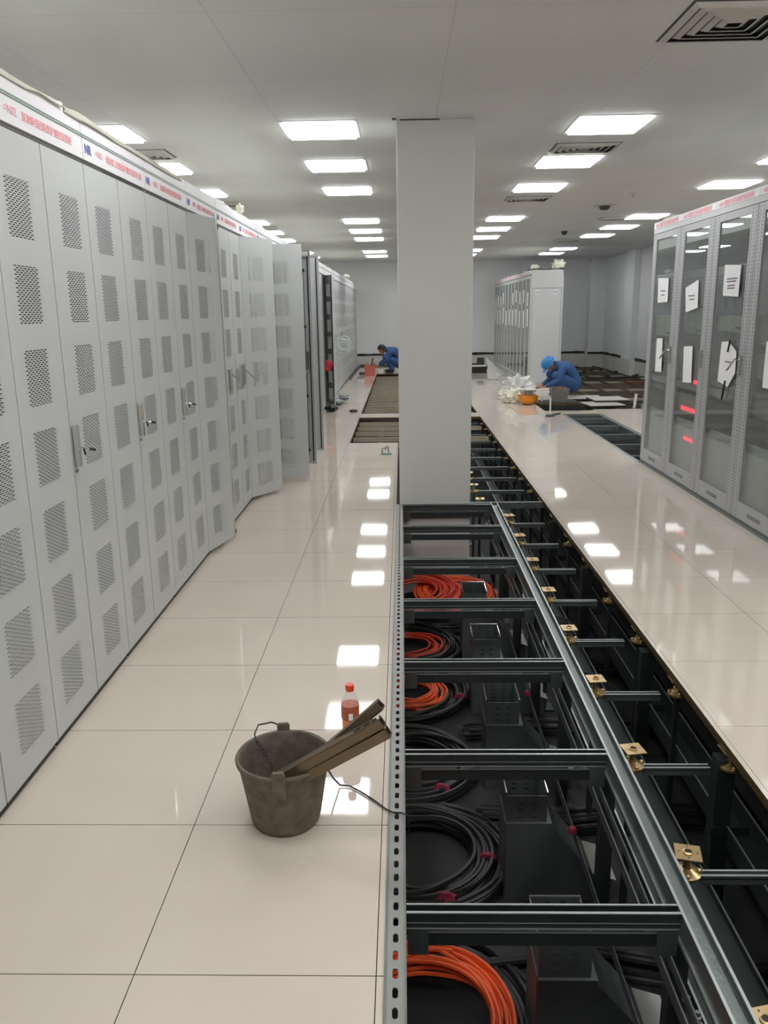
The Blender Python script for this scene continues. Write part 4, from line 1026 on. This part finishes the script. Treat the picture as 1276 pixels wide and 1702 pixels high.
# near the right worker
G = thing('cement_bucket', 'square grey cement bucket full of debris before the crouching worker', 'bucket', (2.755, 14.28, 0))
vs = []
q = MB()
def frus(w0, w1, z0, z1): return [(-w0, -w0, z0), (w0, -w0, z0), (w0, w0, z0), (-w0, w0, z0), (-w1, -w1, z1), (w1, -w1, z1), (w1, w1, z1), (-w1, w1, z1)]
q._add(frus(0.105, 0.155, 0.0, 0.245), [(0, 3, 2, 1), (0, 1, 5, 4), (1, 2, 6, 5), (2, 3, 7, 6), (3, 0, 4, 7)])
q.build('pail', GREYBKT, G, solid=0.008)
random.seed(9)
for k in range(10):
    a = random.uniform(-0.1, 0.1); c = random.uniform(-0.08, 0.08)
    tag(MB().sphere((2.755+a, 14.28+c, 0.225+random.uniform(0, 0.03)), random.uniform(0.03, 0.05), 8, 6, 1, 1, 0.7, 0.8, k).build('rubble_chunk', DEBRIS), 'brown chunk of rubble heaped in the grey cement bucket', 'rubble', 'rubble chunks in the cement bucket')
t = thing('hard_hat', 'orange upturned hard hat beside the white bags', 'hard hat', (2.17, 14.0, 0))
MB().lathe([(0.0, 0.0), (0.06, 0.004), (0.11, 0.03), (0.14, 0.08), (0.155, 0.15), (0.17, 0.158), (0.17, 0.163), (0.15, 0.162), (0.148, 0.15), (0.13, 0.08), (0.1, 0.035), (0.0, 0.012)], 28, sx=1.15).build('hat_shell', ORANGEP, t, smooth=True)
tag(MB().sphere((2.19, 14.0, 0.12), 0.10, 12, 8, 1.15, 0.9, 0.6, 0.8, 3).build('glove_bundle', DEBRIS, smooth=True), 'bundle of dirty gloves inside the orange hard hat', 'gloves')
def crumple(name, m, c, r, s, jit, seed, lab, cat='bag', grp=None):
    mb = MB(); mb.sphere(c, r, 30, 20, *s, 0, 0)
    V = []
    for v in mb.v:
        d = Vector(v)-Vector(c); p = d.normalized()
        k = 1+jit*noise.noise(p*2.3+Vector((seed, 1, 2)))+jit*0.5*noise.noise(p*6+Vector((seed, 5, 2)))+jit*0.3*abs(noise.noise(p*13+Vector((seed, 5, 9))))
        q = Vector(c)+d*k; q.z = max(q.z, 0.004); V.append(tuple(q))
    mb.v = V
    return tag(mb.build(name, m), lab, cat, grp)
crumple('plastic_bag', BAG, (2.08, 14.75, 0.16), 0.24, (1.2, 0.8, 0.95), 0.7, 3, 'big crumpled white plastic bag left of the crouching worker')
crumple('plastic_bag', FILM, (1.93, 14.35, 0.08), 0.17, (0.9, 0.9, 0.8), 0.8, 8, 'smaller clear-white bag slumped against the orange hard hat')
crumple('plastic_bag', BAG, (2.33, 15.25, 0.14), 0.15, (1.1, 0.8, 0.8), 0.8, 14, 'grey-white bag heap behind, touching the worker hands')
t = thing('plank', 'white board resting from the bags towards the grey bucket', 'board', (2.40, 14.55, 0.19), 0)
MB().box(-0.2, -0.05, 0, 0.25, 0.05, 0.015).build('board', PVC, t)
tag(MB().tube([(2.37, 14.3, 0.02), (2.37, 14.3, 0.08), (2.39, 14.3, 0.105), (2.44, 14.3, 0.105), (2.46, 14.3, 0.08), (2.46, 14.3, 0.02)], 0.016, 8).build('white_hook', PVC, smooth=True), 'small white hooked fitting between hard hat and grey bucket', 'fitting')
tag(MB().box(2.15, 14.12, 0.0, 3.08, 14.6, 0.012).build('dark_board', TILEDARK), 'dark steel backed board lying under the grey bucket', 'board')
t = thing('suction_lifter', 'dark suction lifter with a tall white rod on the right floor', 'suction lifter', (2.26, 12.37, 0))
MB().lathe([(0.0, 0.0), (0.07, 0.0), (0.07, 0.015), (0.03, 0.03), (0.0, 0.032)], 24).build('suction_pad', STEEL_D, t, smooth=True)
MB().bar((0.02, 0, 0.02), (0.17, 0.1, 0.03), 0.03, 0.02).build('lever_handle', STEEL_D, t)
MB().tube([(0, 0, 0.03), (0.0, 0.0, 0.285)], 0.011, 8).build('white_rod', PVC, t, smooth=True)
t = thing('standing_pipe', 'short white pipe standing at the edge of the far right open floor', 'pipe', (3.80, 13.30, 0))
MB().tube([(0, 0, 0.0), (0.02, 0, 0.23)], 0.022, 10).build('pipe', PVC, t, smooth=True)
t = thing('pipe_elbow', 'grey pipe elbow lying behind the standing white pipe', 'pipe', (3.86, 13.1, 0))
MB().tube([(0.0, 0, 0.05), (0.16, 0, 0.05), (0.26, 0.1, 0.06), (0.45, 0.2, 0.12)], 0.045, 12).build('elbow', GREYPIPE, t, smooth=True)
def loose_tile(x, y, z, rz, lab, w=0.6, tx=0.0, ty=0.0):
    t = thing('loose_floor_tile', lab, 'floor tile', (x, y, z), rz, 'loose floor tiles by the open floor')
    t.rotation_euler = (tx, ty, rz)
    MB().box(-w/2, -w/2, 0.025, w/2, w/2, 0.036).build('tile_top', TILETOP, t)
    MB().box(-w/2+0.003, -w/2+0.003, 0, w/2-0.003, w/2-0.003, 0.025).build('tile_back', TILEDARK, t)
    return t
loose_tile(3.42, 13.9, -0.02, 0.12, 'loose beige floor tile nearest, overlapping the open floor edge')
loose_tile(3.62, 14.35, 0.02, 0.05, 'loose beige floor tile stacked on the nearest one')
loose_tile(3.35, 15.0, -0.02, -0.1, 'loose beige floor tile behind the worker, farthest of the three')
# white draped cone, boxes, posts beyond
t = thing('wrapped_board', 'white film-wrapped board slumping beside the far right row', 'wrapped board', (2.0, 19.4, 0))
def fnw(u, v):
    top = 0.50-0.38*u
    return (0.02+0.42*u+0.03*noise.noise(Vector((u*5, v*4, 1))), 0.35*(1-v)*(-0.5)+0.04*noise.noise(Vector((u*6, v*5, 3))), max(0.006, top*v))
MB().grid(fnw, 16, 10).build('wrap', BAG, t, smooth=True, solid=0.03)
t = thing('tool_case', 'black tool case with a white lid on the far floor right of the pillar', 'tool case', (1.98, 21.5, 0))
MB().box(-0.2, -0.15, 0, 0.25, 0.15, 0.16).build('case_body', BLACK, t, bevel=0.01)
MB().box(-0.18, -0.13, 0.165, 0.20, 0.13, 0.19).build('case_lid', PVC, t)
tag(MB().box(2.02, 21.9, 0.0, 2.2, 22.1, 0.36).build('dark_box', STEEL_D, bevel=0.01), 'upright dark box behind the black tool case', 'box')
tag(MB().lathe([(0.0, 0.0), (0.045, 0.0), (0.045, 0.24), (0.03, 0.25), (0.0, 0.25)], 14, (2.42, 17.35, 0)).build('black_canister', BLACK, smooth=True), 'small black canister by the foot of the far right row', 'canister')

# ------------------------------------------------------------------ people
def fuse(mb, voxel, smooth=4):
    """melt overlapping limb volumes into one continuous skin"""
    me = mb.mesh('b', [SKIN]); o = bpy.data.objects.new('b', me); COL.objects.link(o)
    r = o.modifiers.new('r', 'REMESH'); r.mode = 'VOXEL'; r.voxel_size = voxel; r.use_smooth_shade = True
    q = o.modifiers.new('q', 'SMOOTH'); q.factor = 0.6; q.iterations = smooth
    dg = bpy.context.evaluated_depsgraph_get(); m2 = bpy.data.meshes.new_from_object(o.evaluated_get(dg))
    bpy.data.objects.remove(o); return m2
def limb(mb, pts, rs):
    P = [Vector(p) for p in pts]; Q = []; R = []
    for a in range(len(P)-1):
        for k in range(6): Q.append(P[a].lerp(P[a+1], k/6)); R.append(rs[a]+(rs[a+1]-rs[a])*k/6)
    Q.append(P[-1]); R.append(rs[-1]); mb.tube(Q, R, 14)
    for p, r in zip(P, rs): mb.sphere(tuple(p), r, 14, 10)
def trunk(mb, pts, rs, wide):
    P = [Vector(p) for p in pts]
    for a in range(len(P)-1):
        for k in range(5):
            f = k/5; c = P[a].lerp(P[a+1], f); r = rs[a]+(rs[a+1]-rs[a])*f; w = wide[a]+(wide[a+1]-wide[a])*f
            mb.sphere(tuple(c), r, 18, 12, 1, w/r, 1)
    mb.sphere(tuple(P[-1]), rs[-1], 18, 12, 1, wide[-1]/rs[-1], 1)
def join_into(me, mb, mats, mi):
    bm = bmesh.new(); bm.from_mesh(me)
    for f in bm.faces: f.smooth = True
    base = [bm.verts.new(v) for v in mb.v]
    for f, m in zip(mb.f, mb.mi):
        try: nf = bm.faces.new([base[i] for i in f]); nf.smooth = True; nf.material_index = m
        except ValueError: pass
    bmesh.ops.recalc_face_normals(bm, faces=bm.faces); bm.to_mesh(me); bm.free()
    me.materials.clear()
    for m in mats: me.materials.append(m)
def person(loc, rz, label, hat, cloth, dz=0.0):
    """deep squat facing local -x, head bowed, both hands working low in front"""
    t = thing('person', label, 'person', loc, rz)
    spine = [(0.0, 0, 0.25+dz), (-0.04, 0, 0.40+dz), (-0.14, 0, 0.52+dz), (-0.25, 0, 0.56+dz)]
    hc = Vector((-0.46, 0, 0.60+dz)); pitch = math.radians(55)
    def H(lx, ly, lz):      # local face frame: lx forward (face), lz up of skull
        return hc+Vector((-lx*math.cos(pitch)-lz*math.sin(pitch), ly, -lx*math.sin(pitch)+lz*math.cos(pitch)))
    def J(s, k):
        return {'sh': (-0.25, s*0.17, 0.53+dz), 'el': (-0.36, s*0.24, 0.31+dz), 'wr': (-0.545, s*0.13, 0.215+dz*0.5),
                'hp': (-0.02, s*0.10, 0.235+dz*0.8), 'kn': (-0.38, s*0.20, 0.41), 'an': (-0.19, s*0.15, 0.09)}[k]
    b = MB()
    trunk(b, spine, [0.115, 0.10, 0.105, 0.085], [0.15, 0.13, 0.16, 0.15])
    limb(b, [(-0.27, 0, 0.57+dz), tuple(H(-0.03, 0, -0.07))], [0.062, 0.058])
    hs = MB(); hs.sphere((0, 0, 0), 0.1, 20, 14, 0.95, 0.76, 1.15)
    n0 = len(b.v)
    for v in hs.v:
        lx, ly, lz = v
        if lz < -0.02: ly *= 1-0.35*min(1, (-lz-0.02)/0.09); lx = lx*(1-0.2*min(1, (-lz)/0.1))+0.01
        b.v.append(tuple(H(lx, ly, lz)))
    b.f += [tuple(i+n0 for i in f) for f in hs.f]; b.mi += [0]*len(hs.f)
    def blob(mb, lx, ly, lz, r, s=(1, 1, 1), mi=0):
        q = MB(); q.sphere((0, 0, 0), r, 10, 8, *s); k = len(mb.v)
        for v in q.v: mb.v.append(tuple(H(lx+v[0], ly+v[1], lz+v[2])))
        mb.f += [tuple(i+k for i in f) for f in q.f]; mb.mi += [mi]*len(q.f)
    blob(b, 0.098, 0, -0.005, 0.016, (1.2, 0.8, 1.8)); blob(b, 0.07, 0, -0.085, 0.026, (0.9, 1.1, 0.7))
    x = MB()
    for s in (-1, 1):
        blob(b, 0.0, s*0.08, 0.0, 0.020, (0.8, 0.5, 1.6)); blob(x, 0.088, s*0.03, 0.02, 0.009, (0.6, 1.2, 0.7), 2)
        limb(b, [J(s, 'sh'), J(s, 'el'), J(s, 'wr')], [0.055, 0.042, 0.027])
        limb(b, [J(s, 'hp'), J(s, 'kn'), J(s, 'an'), (-0.22, s*0.15, 0.05)], [0.085, 0.060, 0.042, 0.042])
        b.sphere((-0.592, s*0.118, 0.198+dz*0.45), 0.036, 12, 8, 1.15, 1.0, 0.5)
        p0 = Vector((-0.60, s*0.115, 0.195+dz*0.45))
        for k, (L, o) in enumerate(((0.055, -0.027), (0.066, -0.009), (0.062, 0.009), (0.050, 0.026))):
            q0 = p0+Vector((-0.018, o, 0))
            b.tube([q0+Vector((0.02, -o*0.1, 0)), q0, q0+Vector((-L*0.45, o*0.25, -0.004)), q0+Vector((-L*0.8, o*0.3, -0.022)), q0+Vector((-L*0.92, o*0.25, -0.046))], [0.010, 0.0095, 0.009, 0.0085, 0.007], 8)
        q0 = p0+Vector((0.012, -s*0.024, 0)); b.tube([q0, q0+Vector((-0.018, -s*0.026, -0.010)), q0+Vector((-0.045, -s*0.034, -0.024))], [0.012, 0.0105, 0.008], 8)
    blob(x, 0.094, 0, -0.052, 0.010, (0.6, 2.0, 0.6), 1)
    me = fuse(b, 0.0055, 3)
    join_into(me, x, [SKIN, mat('lips', srgb(150, 84, 74), 0.5) if 'lips' not in MATS else MATS['lips'], BLACK], 0)
    put('body', me, t)
    j = MB()
    trunk(j, [(0.01, 0, 0.27+dz)]+spine[1:3]+[(-0.27, 0, 0.565+dz)], [0.15, 0.135, 0.135, 0.10], [0.175, 0.165, 0.195, 0.17])
    limb(j, [(-0.27, 0, 0.57+dz), (-0.345, 0, 0.595+dz)], [0.088, 0.075])
    T = MB(); trunk(T, [(0.0, 0, 0.23+dz), (-0.02, 0, 0.36+dz)], [0.145, 0.13], [0.175, 0.16])
    for s in (-1, 1):
        e = Vector(J(s, 'el')); wv = Vector(J(s, 'wr'))
        limb(j, [J(s, 'sh'), tuple(e), tuple(e.lerp(wv, 0.86))], [0.082, 0.064, 0.043])
        limb(T, [J(s, 'hp'), J(s, 'kn'), (-0.20, s*0.152, 0.12)], [0.112, 0.080, 0.062])
        for q in range(3):      # cloth folds ringing the elbow and knee
            c = e.lerp(Vector(J(s, 'sh')), 0.15+0.2*q); j.sphere(tuple(c), 0.071+0.006*(q % 2), 12, 8, 1.05, 1.0, 0.5, 0.3, q)
    jm = fuse(j, 0.010, 3); jm.materials.clear(); jm.materials.append(cloth); put('jacket', jm, t)
    tm = fuse(T, 0.010, 3); tm.materials.clear(); tm.materials.append(cloth); put('trousers', tm, t)
    for s in (-1, 1):
        sh = MB(); sh.sphere((-0.28, s*0.16, 0.045), 0.058, 16, 10, 2.2, 0.8, 0.75).sphere((-0.20, s*0.152, 0.07), 0.055, 14, 10, 1.1, 0.85, 1.0)
        sm = fuse(sh, 0.008, 2); sm.materials.clear(); sm.materials.append(SHOE); put('shoe', sm, t)
    if hat:
        hp = MB(); prof = [(0.128, -0.01), (0.150, -0.016), (0.150, -0.008), (0.128, 0.0), (0.124, 0.05), (0.105, 0.095), (0.065, 0.125), (0.0, 0.135)]
        tmp = MB(); tmp.lathe(prof, 28, sx=1.08)
        ho = MB()
        ho.f = tmp.f; ho.mi = tmp.mi
        for v in tmp.v:
            lx, ly, lz = v
            if lz < 0.0 and lx > 0.11: lx += 0.03
            ho.v.append(tuple(H(lx-0.005, ly*0.92, lz+0.02)))
        ho.build('hard_hat', HELMET, t, smooth=True)
    else:
        ho = MB(); tmp = MB(); tmp.sphere((0, 0, 0), 0.112, 18, 12, 0.98, 0.80, 1.12)
        for v in tmp.v:
            lx, ly, lz = v
            if lx > 0.03 and lz < 0.05: lx = 0.03+(lx-0.03)*0.1
            if lz < -0.06: lz = -0.06+(lz+0.06)*0.2
            ho.v.append(tuple(H(lx-0.012, ly, lz+0.012)))
        ho.f = tmp.f; ho.mi = tmp.mi
        ho.build('hair', HAIR, t, smooth=True)
    return t
person((3.18, 15.2, 0), 0.10, 'person in blue work clothes and a blue hard hat crouching over the grey bucket', True, BLUECLOTH)
person((-0.06, 21.85, 0), 0.05, 'bareheaded person in blue work clothes crouching at the far left hole', False, BLUECLOTH, 0.02)
